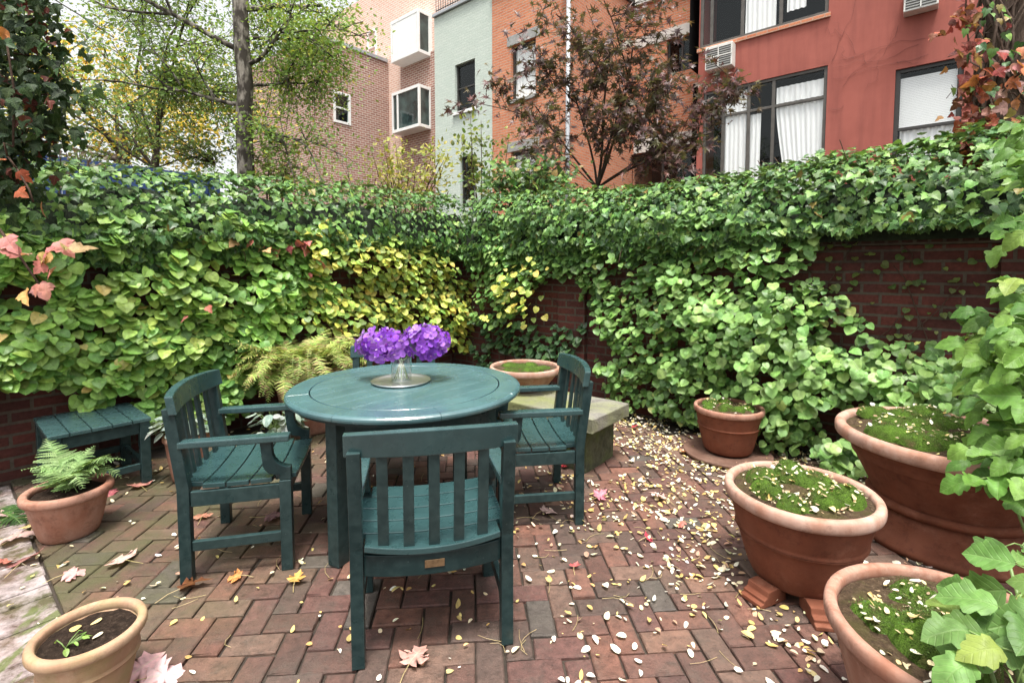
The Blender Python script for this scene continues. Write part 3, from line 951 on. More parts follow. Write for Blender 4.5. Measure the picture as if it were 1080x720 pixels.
def ivy_mound(side, u0, u1, n, top_fn, label, front_lo_fn, seed, size=0.057):
    """ivy rolled over the coping: dense leaves around a lumpy half round, with a hanging skirt"""
    root = empty('ivy', (0, 0, 0), 0, label, 'ivy')
    U = u0 + (u1 - u0) * (rng.random(n) ** 0.8 if side == 'R' else rng.random(n))
    rows = []
    for u in U:
        zt = top_fn(u); zl = front_lo_fn(u)
        zl += 0.13 * fbm((u, 0, seed), 2.2) + 0.12 * fbm((u, 3, seed), 6.0) - 0.05
        t = rng.random()
        lum = 1 + 0.35 * fbm((u, t * 2, seed + 5), 2.6) + 0.18 * fbm((u, t * 3, seed + 9), 7)
        inner = rng.uniform(0.95, 1.12) if rng.random() < 0.8 else rng.uniform(0.35, 0.95)
        if t < 0.5:            # skirt in front
            f = t / 0.5
            z = zl + (1.66 - zl) * f
            off = (0.10 + 0.16 * math.sin(f * 1.5)) * lum * inner
            nv = (1.0, 0.45); c = 0
            rows.append((u, off, z, 0.95, 0.45, 0))
        else:
            a = (t - 0.5) / 0.5 * math.pi * 0.85
            h = (zt - 1.66) * (0.85 + 0.15 * lum) * inner
            off = -0.12 + 0.40 * math.cos(a) * lum * inner
            z = 1.66 + max(0.0, h * math.sin(a)) + (0.05 * rng.random())
            rows.append((u, off, z, math.cos(a), math.sin(a) + 0.3, 1))
    Rw = np.array(rows)
    if side == 'L': A, O = NA, SA; base0 = WALL_S
    else: A, O = SA, -NA; base0 = -WALL_N
    W = Rw[:, 0:1] * A + (base0 + Rw[:, 1:2]) * O + Rw[:, 2:3] * np.array([0, 0, 1.0])
    m = len(W)
    N = O * Rw[:, 3:4] + np.array([0, 0, 1.0]) * Rw[:, 4:5] + rng.normal(0, 0.38, (m, 3))
    Tp = O * 0.5 + np.array([0, 0, -0.9]) + A * rng.normal(0, 0.7, (m, 1)) + rng.normal(0, 0.2, (m, 3))
    c = pick(m, IVYC, [4, 4, 3, 2.5, 0.7, 0.12], 0.2)
    # old woody core of the ivy on top of the coping
    vs, fs = [], []
    nu = int((u1 - u0) / 0.08); na = 9
    for i in range(nu + 1):
        u = u0 + (u1 - u0) * i / nu; zt = top_fn(u)
        for k in range(na):
            a = math.pi * k / (na - 1)
            l_ = 0.80 + 0.25 * fbm((u, k * 0.3, seed + 21), 3.0)
            pt = u * A + (base0 - 0.12 + 0.30 * math.cos(a) * l_) * O + np.array([0, 0, 1.56 + (zt - 1.60) * math.sin(a) * 0.93 * l_])
            vs.append(tuple(pt))
    for i in range(nu):
        for k in range(na - 1): fs.append((i * na + k, i * na + k + 1, (i + 1) * na + k + 1, (i + 1) * na + k))
    cm = MB(); cm.add(vs, fs); cm.build('woody_core', M['ivy_core'], root, smooth=True)
    leaf_mesh('leaves', 'ivy', W, N, Tp, size * rng.uniform(0.45, 1.35, m), c, M['lf_ivy'], root)
    sm = MB()
    for _ in range(int((u1 - u0) * 7)):      # shoots standing above the mound and hanging below
        u = rng.uniform(u0, u1); zt = top_fn(u)
        up = rng.random() < 0.5
        p = u * A + (base0 + (rng.uniform(-0.2, 0.15) if up else 0.22)) * O + np.array([0, 0, zt - 0.1 if up else front_lo_fn(u) + 0.1])
        pts = [p]
        for k in range(4):
            p = p + np.array([rng.normal(0, 0.03), rng.normal(0, 0.03), 0.055 if up else -0.05]); pts.append(p)
        sm.tube(pts, 0.003, 4)
    sm.build('stem', M['twig'], root)['kind'] = 'stuff'
    b = W.mean(0); b[2] = 0
    for ch in root.children: ch.location = tuple(-b)
    root.location = tuple(b)
    return root


def li(x, xs, ys): return float(np.interp(x, xs, ys))


ivy_mound('L', -0.9, WALL_N + 0.1, 10500, lambda u: li(u, [-1, 0.2, 1.5, 3, 4.3], [2.02, 2.02, 2.10, 2.18, 2.2]),
          'dark glossy ivy heaped along the top of the left wall', lambda u: li(u, [-1, 0.5, 1.6, 2.6, 3.3, 4.3], [1.42, 1.40, 1.50, 1.58, 1.62, 1.56]), 2)
ivy_mound('R', WALL_S + 0.2, 1.3, 17000, lambda u: li(u, [-4.5, -3, -2, -1, 0, 1], [2.2, 2.13, 2.08, 2.11, 2.18, 2.28]),
          'thick ivy tumbling over the top of the right wall', lambda u: li(u, [-4.5, -3.6, -2.5, -1.4, -0.7, 0, 1], [1.45, 1.48, 1.50, 1.56, 1.70, 1.74, 1.74]), 8)

# sparse seedling shoots on the bare brick of the right wall
W, N, Tp, sz, P = wall_leaves('R', mapR([(850, 250), (1050, 262), (1050, 380), (900, 345), (860, 300)], 0.03), 70, 0.045, (0.02, 0.05), 0.6, seed=14)
sprig = empty('climbing_hydrangea', tuple(W.mean(0) * [1, 1, 0]), 0, 'thin new climber shoots creeping over the bare dark brick of the right wall', 'climber')
o = leaf_mesh('leaves', 'heart', W - W.mean(0) * [1, 1, 0], N, Tp, sz, pick(len(W), [(0.16, 0.2, 0.05), (0.10, 0.16, 0.04)]), M['lf_hyd'], sprig)

# ------------------------------------------------------------------ furniture
def arc_y(x, sag, half): return -sag * (1 - (x / half) ** 2)


def make_chair(label, plaque=False):
    root = empty('garden_armchair', (0, 0, 0), 0, label, 'chair', 'green wooden armchairs around the table')
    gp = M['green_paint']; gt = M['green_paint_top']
    rake = lambda z: -0.012 - 0.085 * max(0, (z - 0.40)) / 0.40
    for s in (-1, 1):
        x = s * 0.262
        m = MB(); m.prism([(-0.235, 0), (-0.187, 0), (-0.187, 0.42), (-0.187 - 0.046, 0.775), (-0.235 - 0.046, 0.775), (-0.235, 0.42)], 0, x - 0.022, x + 0.022)
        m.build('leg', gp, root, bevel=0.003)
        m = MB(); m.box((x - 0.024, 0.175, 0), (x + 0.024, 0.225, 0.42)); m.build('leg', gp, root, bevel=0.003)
        # scrolled arm support
        prof = [(0.176, 0.421), (0.176, 0.447)]
        for k in range(7):
            a = k / 6 * math.pi / 2
            prof.append((0.176 - 0.065 * math.sin(a) * 0.9 - 0.01, 0.447 + 0.055 * (1 - math.cos(a))))
        prof += [(0.098, 0.598), (0.148, 0.598)]
        for k in range(7):
            a = k / 6 * math.pi / 2
            prof.append((0.148 + 0.076 * (1 - math.cos(a)), 0.555 - 0.075 * math.sin(a)))
        prof += [(0.224, 0.421)]
        m = MB(); m.prism(prof, 0, x - 0.019, x + 0.019); m.build('arm_support', gp, root, bevel=0.003)
        m = MB()
        m.prism([(x - 0.03, 0.222), (x + 0.03, 0.222), (x + 0.031, 0.0), (x + 0.026, -0.226), (x - 0.026, -0.226), (x - 0.031, 0.0)], 2, 0.599, 0.629)
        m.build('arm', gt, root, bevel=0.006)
        m = MB(); m.box((x - 0.012, -0.186, 0.335), (x + 0.012, 0.174, 0.402)); m.build('apron', gp, root, bevel=0.003)
        m = MB(); m.box((x - 0.012, -0.186, 0.135), (x + 0.012, 0.174, 0.178)); m.build('stretcher', gp, root, bevel=0.003)
    m = MB(); m.box((-0.238, 0.185, 0.335), (0.238, 0.209, 0.402)); m.build('apron', gp, root, bevel=0.003)
    # bowed rear apron
    out, inn = [], []
    for k in range(13):
        x = -0.239 + 0.478 * k / 12
        y = -0.205 + arc_y(x, 0.035, 0.239)
        out.append((x, y - 0.013)); inn.append((x, y + 0.013))
    m = MB(); m.prism(out + inn[::-1], 2, 0.318, 0.394); ra = m.build('apron', gp, root, bevel=0.003)
    # crest rail, bowed in plan
    out, inn = [], []
    for k in range(15):
        x = -0.296 + 0.592 * k / 14
        y = -0.238 + arc_y(x, 0.042, 0.296)
        out.append((x, y - 0.017)); inn.append((x, y + 0.017))
    n = len(out)
    m = MB()
    poly = out + inn[::-1]
    vs = [(x, y + 0.006, 0.752) for x, y in poly] + [(x, y - 0.008, 0.832 + 0.012 * (1 - (x / 0.296) ** 2)) for x, y in poly]
    N2 = len(poly)
    fs = [tuple(range(N2))[::-1], tuple(range(N2, 2 * N2))] + [(i, (i + 1) % N2, N2 + (i + 1) % N2, N2 + i) for i in range(N2)]
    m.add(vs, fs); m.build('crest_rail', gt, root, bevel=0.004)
    for k in range(5):
        x = -0.172 + 0.086 * k
        yb = -0.205 + arc_y(x, 0.035, 0.239); yt = -0.236 + arc_y(x, 0.042, 0.296)
        m = MB()
        hw = 0.0185; th = 0.008
        vs = []
        for z, y in ((0.416, yb), (0.753, yt)):
            vs += [(x - hw, y - th, z), (x + hw, y - th, z), (x + hw, y + th, z), (x - hw, y + th, z)]
        m.add(vs, [(3, 2, 1, 0), (4, 5, 6, 7), (0, 1, 5, 4), (1, 2, 6, 5), (2, 3, 7, 6), (3, 0, 4, 7)])
        m.build('back_slat', gp, root, bevel=0.002)
    # dished seat of five planks
    m = MB()
    edges = [-0.238, -0.142, -0.046, 0.05, 0.146, 0.243]
    for k in range(5):
        y0, y1 = edges[k] + 0.003, edges[k + 1] - 0.003
        nx = 12
        W_ = 0.236 if k in (0,) else (0.236 if k == 4 else 0.270)
        vs = []
        for i in range(nx + 1):
            x = -W_ + 2 * W_ * i / nx
            def zt(y): return 0.405 + 0.018 + 0.018 * (x / 0.27) ** 2 - 0.010 * math.cos((y) / 0.24 * 1.4) - (0.010 if y > 0.24 else 0)
            bow = arc_y(x, 0.030, 0.239) if k == 0 else 0.0
            za, zb = zt(y0), zt(y1)
            vs += [(x, y0 + bow, za - 0.022), (x, y1, zb - 0.022), (x, y1, zb), (x, y0 + bow, za)]
        fs = [(0, 1, 2, 3), tuple(nx * 4 + q for q in (3, 2, 1, 0))]
        for i in range(nx):
            for q in range(4):
                q2 = (q + 1) % 4
                fs.append((i * 4 + q, (i + 1) * 4 + q, (i + 1) * 4 + q2, i * 4 + q2))
        m.add(vs, [f for f in fs])
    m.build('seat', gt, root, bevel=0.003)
    if plaque:
        m = MB(); m.box((-0.034, -0.2565, 0.345), (0.034, -0.2535, 0.372)); m.build('maker_plaque', M['brass'], root, bevel=0.001)
    return root


def place(o, x, y, rz):
    o.location = (x, y, 0); o.rotation_euler = (0, 0, R(rz)); return o


ch = make_chair('green wooden armchair turned sideways to the left of the round table')
place(ch, -1.288, 2.404, -76.3)
c2 = copy_tree(ch); c2['label'] = 'green wooden armchair on the right side of the table beside the stone bench'
place(c2, 0.115, 2.82, 98)
c3 = copy_tree(ch); c3['label'] = 'far green wooden armchair almost hidden behind the table and the purple flowers'
place(c3, -0.80, 3.22, -172)
c4 = make_chair('nearest green wooden armchair seen from behind with a small plaque under its seat', True)
place(c4, -0.322, 1.90, 12.3)

# round table
tx, ty = -0.573, 2.675
tab = empty('round_table', (tx, ty, 0), R(52), 'round green painted wooden table holding the vase of purple flowers', 'table')
m = MB()
RO, RI = 0.619, 0.503
zt = 0.742
prof = [(RI, zt - 0.034), (RI, zt - 0.002), (RI + 0.002, zt), (RO - 0.018, zt), (RO - 0.008, zt - 0.003), (RO - 0.001, zt - 0.010), (RO, zt - 0.018), (RO - 0.002, zt - 0.027), (RO - 0.010, zt - 0.034)]
nseg = 8
for q in range(nseg):
    a0 = 2 * math.pi * q / nseg + 0.0010 + 0.32; a1 = 2 * math.pi * (q + 1) / nseg - 0.0010 + 0.32
    ns = 14
    vs, fs = [], []
    for i in range(ns + 1):
        a = a0 + (a1 - a0) * i / ns
        for r, z in prof: vs.append((r * math.cos(a), r * math.sin(a), z))
    k = len(prof)
    for i in range(ns):
        for j in range(k):
            j2 = (j + 1) % k
            fs.append((i * k + j, (i + 1) * k + j, (i + 1) * k + j2, i * k + j2))
    fs.append(tuple(range(k))); fs.append(tuple(ns * k + j for j in range(k))[::-1])
    m.add(vs, fs)
rb = RI - 0.0055
nb = 9
for q in range(nb):
    a, b = -rb + 2 * rb * q / nb + 0.0012, -rb + 2 * rb * (q + 1) / nb - 0.0012
    pl = []
    for i in range(9):
        yy = a + (b - a) * i / 8; pl.append((math.sqrt(max(1e-6, rb ** 2 - yy ** 2)), yy))
    for i in range(9):
        yy = b + (a - b) * i / 8; pl.append((-math.sqrt(max(1e-6, rb ** 2 - yy ** 2)), yy))
    m.prism(pl, 2, zt - 0.030, zt - 0.0005)
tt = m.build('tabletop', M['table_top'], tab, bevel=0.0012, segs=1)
m = MB(); m.lathe([(0.0, zt - 0.0365), (RO - 0.03, zt - 0.0365), (RO - 0.03, zt - 0.0505), (0.0, zt - 0.0505)], 48, closed=True); m.build('under_frame', M['green_paint'], tab)  # dark disc added behind the boards so the gaps look shaded
la = math.atan2(-0.46, -0.244) - R(52)
for q in range(4):
    a = la + q * math.pi / 2
    cx_, cy_ = 0.505 * math.cos(a), 0.505 * math.sin(a)
    rr = Matrix.Translation((cx_, cy_, 0)) @ Matrix.Rotation(a, 4, 'Z')
    m = MB(); m.box((-0.034, -0.034, 0), (0.034, 0.034, zt - 0.052), M=rr); m.build('leg', M['green_paint'], tab, bevel=0.004)
    a2 = a + math.pi / 2
    p, q2 = Vector((cx_, cy_, 0)), Vector((0.505 * math.cos(a2), 0.505 * math.sin(a2), 0))
    dv = (q2 - p); L = dv.length; dv.normalize()
    Mx = Matrix.Translation(p) @ Matrix.Rotation(math.atan2(dv.y, dv.x), 4, 'Z')
    m = MB(); m.box((0.037, -0.013, zt - 0.15), (L - 0.037, 0.013, zt - 0.053), M=Mx); m.build('apron', M['green_paint'], tab, bevel=0.003)

# small slatted side table by the left wall
p = G(-4.02, 0.645)
st = empty('side_table', (p[0], p[1], 0), R(50), 'low green slatted side table standing against the left wall behind the fern pot', 'side table')
# local x along n (half 0.245), local y along -s (half 0.28)
m = MB()
for k in range(5):
    x0 = -0.245 + k * 0.098
    m.box((x0 + 0.0025, -0.28, 0.408), (x0 + 0.0955, 0.28, 0.430))
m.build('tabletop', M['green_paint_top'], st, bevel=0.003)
for sx in (-1, 1):
    for sy in (-1, 1):
        m = MB(); m.box((sx * 0.21 - 0.027, sy * 0.245 - 0.027, 0), (sx * 0.21 + 0.027, sy * 0.245 + 0.027, 0.406)); m.build('leg', M['green_paint'], st, bevel=0.003)
for s in (-1, 1):
    m = MB(); m.box((-0.182, s * 0.25 - 0.012, 0.335), (0.182, s * 0.25 + 0.012, 0.405)); m.build('apron', M['green_paint'], st, bevel=0.003)
    m = MB(); m.box((s * 0.215 - 0.012, -0.217, 0.335), (s * 0.215 + 0.012, 0.217, 0.405)); m.build('apron', M['green_paint'], st, bevel=0.003)
    m = MB(); m.box((-0.182, s * 0.245 - 0.012, 0.10), (0.182, s * 0.245 + 0.012, 0.142)); m.build('stretcher', M['green_paint'], st, bevel=0.003)
    m = MB(); m.box((s * 0.21 - 0.012, -0.217, 0.10), (s * 0.21 + 0.012, 0.217, 0.142)); m.build('stretcher', M['green_paint'], st, bevel=0.003)

# stone bench on blocks along the right wall
p = G(-1.607, 2.978)
sbn = empty('stone_bench', (p[0], p[1], 0), R(-40), 'weathered stone slab bench with mossy block legs along the right wall', 'bench')


def rough_box(lo, hi, seg, amp, seed):
    """box with subdivided, slightly worn faces"""
    import bmesh
    bm = bmesh.new()
    bmesh.ops.create_cube(bm, size=1.0)
    bmesh.ops.subdivide_edges(bm, edges=bm.edges[:], cuts=seg, use_grid_fill=True)
    lo, hi = Vector(lo), Vector(hi)
    for v in bm.verts:
        q = Vector(((v.co.x + .5), (v.co.y + .5), (v.co.z + .5)))
        pnt = Vector((lo.x + (hi.x - lo.x) * q.x, lo.y + (hi.y - lo.y) * q.y, lo.z + (hi.z - lo.z) * q.z))
        nn = sum(1 for a in v.co if abs(abs(a) - .5) < 1e-4)
        k = mnoise.noise(pnt * 9 + Vector((seed, 0, 0))) * amp + mnoise.noise(pnt * 30 + Vector((seed, 5, 0))) * amp * 0.4
        dr = Vector([a if abs(abs(a) - .5) < 1e-4 else 0 for a in v.co])
        if dr.length: pnt += dr.normalized() * (k - (0.004 if nn >= 2 else 0))
        v.co = pnt
    m = MB(); m.add([v.co[:] for v in bm.verts], [[v.index for v in f.verts] for f in bm.faces]) if False else None
    bm.verts.ensure_lookup_table(); bm.verts.index_update()
    m = MB(); m.add([tuple(v.co) for v in bm.verts], [tuple(v.index for v in f.verts) for f in bm.faces])
    bm.free()
    return m


rough_box((-1.55, -0.257, 0.305), (0, 0.257, 0.402), 10, 0.006, 1).build('seat_slab', M['stone'], sbn)
rough_box((-0.36, -0.19, -0.02), (-0.09, 0.20, 0.302), 7, 0.010, 2).build('leg', M['stone_leg'], sbn)
rough_box((-1.40, -0.19, -0.02), (-1.13, 0.20, 0.302), 7, 0.010, 3).build('leg', M['stone_leg'], sbn)

# ------------------------------------------------------------------ pots
def soil_disc(r, z, amp, parent, name='soil', mat=None, seed=0, seg=36, rings=9):
    vs, fs = [(0, 0, z + amp)], []
    for i in range(1, rings + 1):
        q = i / rings
        for k in range(seg):
            a = 2 * math.pi * k / seg
            x, y = r * q * math.cos(a), r * q * math.sin(a)
            vs.append((x, y, z + amp * (1 - q * q) + 0.010 * mnoise.noise(Vector((x * 14, y * 14, seed))) + 0.006 * mnoise.noise(Vector((x * 45, y * 45, seed)))))
    for k in range(seg): fs.append((0, 1 + k, 1 + (k + 1) % seg))
    for i in range(rings - 1):
        for k in range(seg):
            k2 = (k + 1) % seg
            fs.append((1 + i * seg + k, 1 + (i + 1) * seg + k, 1 + (i + 1) * seg + k2, 1 + i * seg + k2))
    m = MB(); m.add(vs, fs)
    return m.build(name, mat or M['soil'], parent, smooth=True)


def rolled_rim(Ri, Ro, h, hh):
    """profile of a rolled rim, closed"""
    pr = []
    cx, cz = (Ri + Ro) / 2, h - hh / 2
    for k in range(16):
        a = 2 * math.pi * k / 16
        ex = (abs(math.cos(a)) ** 0.75) * math.copysign(1, math.cos(a)); ez = (abs(math.sin(a)) ** 0.75) * math.copysign(1, math.sin(a))
        pr.append((cx + (Ro - Ri) / 2 * ex, cz + hh / 2 * ez))
    return pr[::-1]


def pot(label, x, y, h, Ri, Ro, rb, z0=0.0, lip=0.05, mat='tc', rim='tc_rim', band=(), rz=0.0, soil_drop=0.03, dome=0.02, name='terracotta_pot', soil='soil', group=None):
    root = empty(name, (x, y, z0), rz, label, 'plant pot', group)
    hw = h - lip * 0.75
    rt = (Ri + Ro) / 2
    prof = [(0.0, 0.012), (rb - 0.02, 0.012), (rb - 0.008, 0.0), (rb, 0.008)]
    nst = 14
    for k in range(1, nst + 1):
        t = k / nst
        r = rb + (rt - rb) * (t ** 0.82)
        prof.append((r, 0.008 + (hw - 0.008) * t))
    for zb in band:
        r = rb + (rt - rb) * ((zb / hw) ** 0.82)
        prof += [(r, zb - 0.007), (r + 0.006, zb - 0.003), (r + 0.006, zb + 0.003), (r, zb + 0.007)]
    prof = prof[:4] + sorted(prof[4:], key=lambda q: q[1])
    prof += [(Ri + 0.002, hw), (Ri - 0.004, h * 0.7), (Ri * 0.9, h * 0.5)]
    m = MB(); m.lathe(prof, 72, wob=0.004); m.build('pot_body', [M[mat]], root, smooth=True)
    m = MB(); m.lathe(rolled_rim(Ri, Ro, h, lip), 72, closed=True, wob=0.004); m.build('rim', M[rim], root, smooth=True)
    soil_disc(Ri - 0.001, h - soil_drop, dome, root, seed=x * 10, mat=M[soil])
    return root


MOSS = []


def moss_h(x, y):
    h = None
    for (mx, my, mz, r, blobs) in MOSS:
        if math.hypot(x - mx, y - my) > r * 1.15: continue
        for bx, by, br, bh in blobs:
            q = math.hypot(x - mx - bx, y - my - by) / br
            if q < 1:
                z = mz + bh * math.sqrt(1 - q ** 2.4) - 0.008
                h = z if h is None else max(h, z)
    return h


def moss_for(label, x, y, z, r, blobs, seed=0):
    """several cushions of moss; each a lumpy dome bristling with short shoots"""
    root = empty('moss', (x, y, z), 0)
    MOSS.append((x, y, z, r, blobs))
    m = MB()
    spikes_P, spikes_N = [], []
    for (bx, by, br, bh) in blobs:
        seg, rings = 28, 9
        vs, fs = [], []
        for i in range(rings + 1):
            q = i / rings
            for k in range(seg):
                a = 2 * math.pi * k / seg
                rr = br * q * (1 + 0.22 * mnoise.noise(Vector((math.cos(a) * 1.5 + bx * 9, math.sin(a) * 1.5 + by * 9, seed))))
                X, Y = bx + rr * math.cos(a), by + rr * math.sin(a)
                Z = bh * math.sqrt(max(0, 1 - q ** 2.4)) - 0.012 + 0.007 * mnoise.noise(Vector((X * 40, Y * 40, seed))) + 0.014 * mnoise.noise(Vector((X * 15, Y * 15, seed + 4)))
                vs.append((X, Y, Z))
        for i in range(rings):
            for k in range(seg):
                k2 = (k + 1) % seg
                fs.append((i * seg + k, (i + 1) * seg + k, (i + 1) * seg + k2, i * seg + k2))
        m.add(vs, fs)
        ns = int(br * br * 120000)
        for _ in range(ns):
            i = int((rng.random() ** 0.5) * rings) * seg + rng.integers(0, seg)
            pnt = np.array(vs[min(i, len(vs) - 1)]) + rng.normal(0, br / 14, 3) * [1, 1, 0.1]
            out = np.array([pnt[0] - bx, pnt[1] - by, 0]) / br
            spikes_P.append(pnt); spikes_N.append(out * 0.7 + [0, 0, 0.9] + rng.normal(0, 0.3, 3))
    m.build('moss_cushions', M['moss'], root, smooth=True)
    if spikes_P:
        P = np.array(spikes_P); up = np.array(spikes_N)
        side = rng.normal(0, 1, P.shape)
        c = pick(len(P), [(0.075, 0.140, 0.022), (0.11, 0.195, 0.030), (0.10, 0.09, 0.03), (0.14, 0.21, 0.045)], jit=0.25)
        leaf_mesh('moss_shoots', 'diam', P, side, up, rng.uniform(0.003, 0.0065, len(P)), c, M['lf_tree'], root)
    tag(root, label, 'moss', kind='stuff')
    return root


def rand_blobs(r, n, hmin=0.02, hmax=0.05, rmin=0.25, rmax=0.42, seed=1):
    rs = np.random.default_rng(seed); out = []
    for k in range(n):
        for _ in range(60):
            a = rs.uniform(0, 6.28); q = r * math.sqrt(rs.random()) * 0.8
            br = r * rs.uniform(rmin, rmax)
            x, y = q * math.cos(a), q * math.sin(a)
            if math.hypot(x, y) + br > r * 1.0: continue
            if all(math.hypot(x - b[0], y - b[1]) > 0.62 * (br + b[2]) for b in out): break
        else:
            continue
        out.append((x, y, br, rs.uniform(hmin, hmax)))
    return out


pA = pot('mossy terracotta pot with a pale pinkish rim raised on stepped clay feet', 1.245, 2.075, 0.385, 0.262, 0.302, 0.185, z0=0.05, lip=0.058, band=(0.20,), dome=0.025, soil='soil_moss', soil_drop=0.025)
moss_for('cushions of bright moss filling the raised pot on clay feet', 1.245, 2.075, 0.05 + 0.370, 0.255, rand_blobs(0.25, 9, 0.04, 0.085, 0.24, 0.42, seed=3), 1)
pF = pot('small terracotta pot of moss by the right wall standing on a round clay saucer', 1.60, 3.585, 0.33, 0.215, 0.243, 0.165, z0=0.035, lip=0.045, mat='tc', rim='tc_pink', band=(0.19,), soil='soil_moss', dome=0.03)
moss_for('moss cushions in the small pot standing by the right wall', 1.60, 3.585, 0.345, 0.205, rand_blobs(0.205, 12, 0.025, 0.055, 0.25, 0.45, seed=5), 2)
m = MB(); m.lathe([(0, 0.0), (0.27, 0.0), (0.30, 0.010), (0.305, 0.030), (0.295, 0.033), (0.27, 0.022), (0, 0.018)], 56); o = m.build('pot_saucer', M['saucer'], smooth=True); o.location = (1.585, 3.56, 0.002)
tag(o, 'round brown clay saucer lying on the paving under the small moss pot', 'saucer')

# the very large planter at right
pB = empty('terracotta_pot', (2.21, 2.45, 0), 0, 'huge wide terracotta planter on a flared base at the right, topped with moss and leaves', 'plant pot')
m = MB(); m.lathe([(0.0, 0.15), (0.26, 0.15), (0.292, 0.17), (0.305, 0.22), (0.335, 0.28), (0.375, 0.36), (0.412, 0.44), (0.435, 0.49), (0.432, 0.51), (0.425, 0.50), (0.40, 0.40)], 80, wob=0.003); m.build('pot_body', M['tc'], pB, smooth=True)
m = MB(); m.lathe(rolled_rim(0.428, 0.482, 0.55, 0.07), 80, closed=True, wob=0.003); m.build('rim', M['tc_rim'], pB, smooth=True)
m = MB(); m.lathe([(0.27, 0.178), (0.322, 0.176), (0.330, 0.19), (0.332, 0.202), (0.322, 0.214), (0.27, 0.214)], 72, closed=True); m.build('band', M['tc'], pB, smooth=True)
m = MB(); m.lathe([(0.28, 0.176), (0.302, 0.165), (0.312, 0.11), (0.338, 0.062), (0.352, 0.055), (0.36, 0.04), (0.374, 0.03), (0.376, 0.0), (0.0, 0.0)], 72); m.build('base', M['tc'], pB, smooth=True)
soil_disc(0.428, 0.522, 0.035, pB, seed=9, mat=M['soil_moss'])
moss_for('wide carpet of moss cushions in the huge planter', 2.21, 2.45, 0.545, 0.42, rand_blobs(0.42, 20, 0.03, 0.07, 0.15, 0.3, seed=8), 3)

pR = pot('terracotta pot cut off by the lower right corner with one round moss cushion', 1.20, 1.248, 0.42, 0.283, 0.318, 0.19, lip=0.05, mat='tc_pink', rim='tc_pink', soil_drop=0.03, dome=0.005, soil='soil_moss')
moss_for('round bright moss cushion in the lower right pot', 1.20, 1.248, 0.395, 0.27, [(-0.075, -0.03, 0.125, 0.085), (-0.16, 0.09, 0.07, 0.035)], 4)
moss_for('thin olive moss patches at the back of the lower right pot', 1.20, 1.248, 0.39, 0.27, [(0.02, 0.17, 0.09, 0.03), (0.14, 0.1, 0.08, 0.025), (0.10, -0.12, 0.075, 0.03), (0.2, -0.02, 0.06, 0.02)], 5)

pN = pot('small yellowish terracotta pot of dark soil at the lower left edge', -1.335, 1.49, 0.25, 0.122, 0.150, 0.088, lip=0.035, mat='tc_moss', rim='tc_moss', soil_drop=0.028, dome=0.0, band=(0.15,))
pFern = pot('pinkish terracotta pot holding a pale fern beside the left side table', -2.30, 2.49, 0.25, 0.150, 0.188, 0.118, lip=0.045, mat='tc_pink', rim='tc_pink', soil_drop=0.035, dome=0.01)
pS = pot('small terracotta pot of silvery leaves half hidden behind the left armchair', -2.12, 3.16, 0.30, 0.115, 0.138, 0.09, lip=0.035, mat='tc_pink', rim='tc_pink')
pK = pot('big terracotta pot buried under yellow green fern fronds behind the table', -1.72, 4.15, 0.58, 0.27, 0.31, 0.19, lip=0.06, mat='tc_pink', rim='tc_pink', dome=0.05)
pBn = pot('low pale terracotta bowl of moss standing on the stone bench', 0.105, 3.93, 0.19, 0.255, 0.288, 0.15, z0=0.403, lip=0.05, mat='tc_pink', rim='tc_rim', dome=0.01, soil_drop=0.03, soil='soil_moss')
moss_for('moss in the pale bowl on the stone bench', 0.105, 3.93, 0.403 + 0.162, 0.24, rand_blobs(0.24, 12, 0.025, 0.05, seed=12), 6)

# stepped clay feet under the raised pot
def foot_mesh():
    m = MB()
    prof = [(-0.075, 0.0), (0.075, 0.0), (0.075, 0.018), (0.058, 0.022), (0.058, 0.036), (0.036, 0.042), (0.030, 0.066), (-0.02, 0.07), (-0.075, 0.048)]
    m.prism(prof, 1, -0.04, 0.04)
    return m


f0 = None
for k, (ang, lab) in enumerate(((205, 'stepped clay pot foot under the left side of the raised moss pot'), (262, 'stepped clay pot foot at the front of the raised moss pot near the corner pot'), (90, 'stepped clay pot foot at the back of the raised moss pot'))):
    if f0 is None: f0 = foot_mesh().build('pot_riser', M['tc'], bevel=0.003); o = f0
    else: o = f0.copy(); link(o)
    o.location = (1.245 + 0.215 * math.cos(R(ang)), 2.075 + 0.215 * math.sin(R(ang)), 0.002); o.rotation_euler = (0, 0, R(ang))
    o.scale = (1, 1.25, 0.9)
    tag(o, lab, 'pot riser', 'clay feet under the raised pot')

# white glazed pot at the left edge and terracotta beside it
m = MB(); m.lathe([(0, 0), (0.10, 0), (0.13, 0.06), (0.16, 0.2), (0.165, 0.30), (0.15, 0.36), (0.14, 0.36), (0.15, 0.28), (0.14, 0.2), (0, 0.15)], 48)
o = m.build('glazed_pot', M['white_paint'], smooth=True); q = at_z(-22, 505, 0.0); o.location = (q[0], q[1], 0.18)
tag(o, 'white glazed pot just showing at the left edge by the wall', 'plant pot')
m = MB(); m.lathe([(0, 0), (0.10, 0), (0.14, 0.17), (0.152, 0.178), (0.152, 0.181), (0, 0.181)], 40)
o = m.build('terracotta_pot', M['tc'], smooth=True); o.location = (q[0], q[1], 0)
tag(o, 'upturned terracotta pot at the left edge carrying the white pot', 'plant pot')

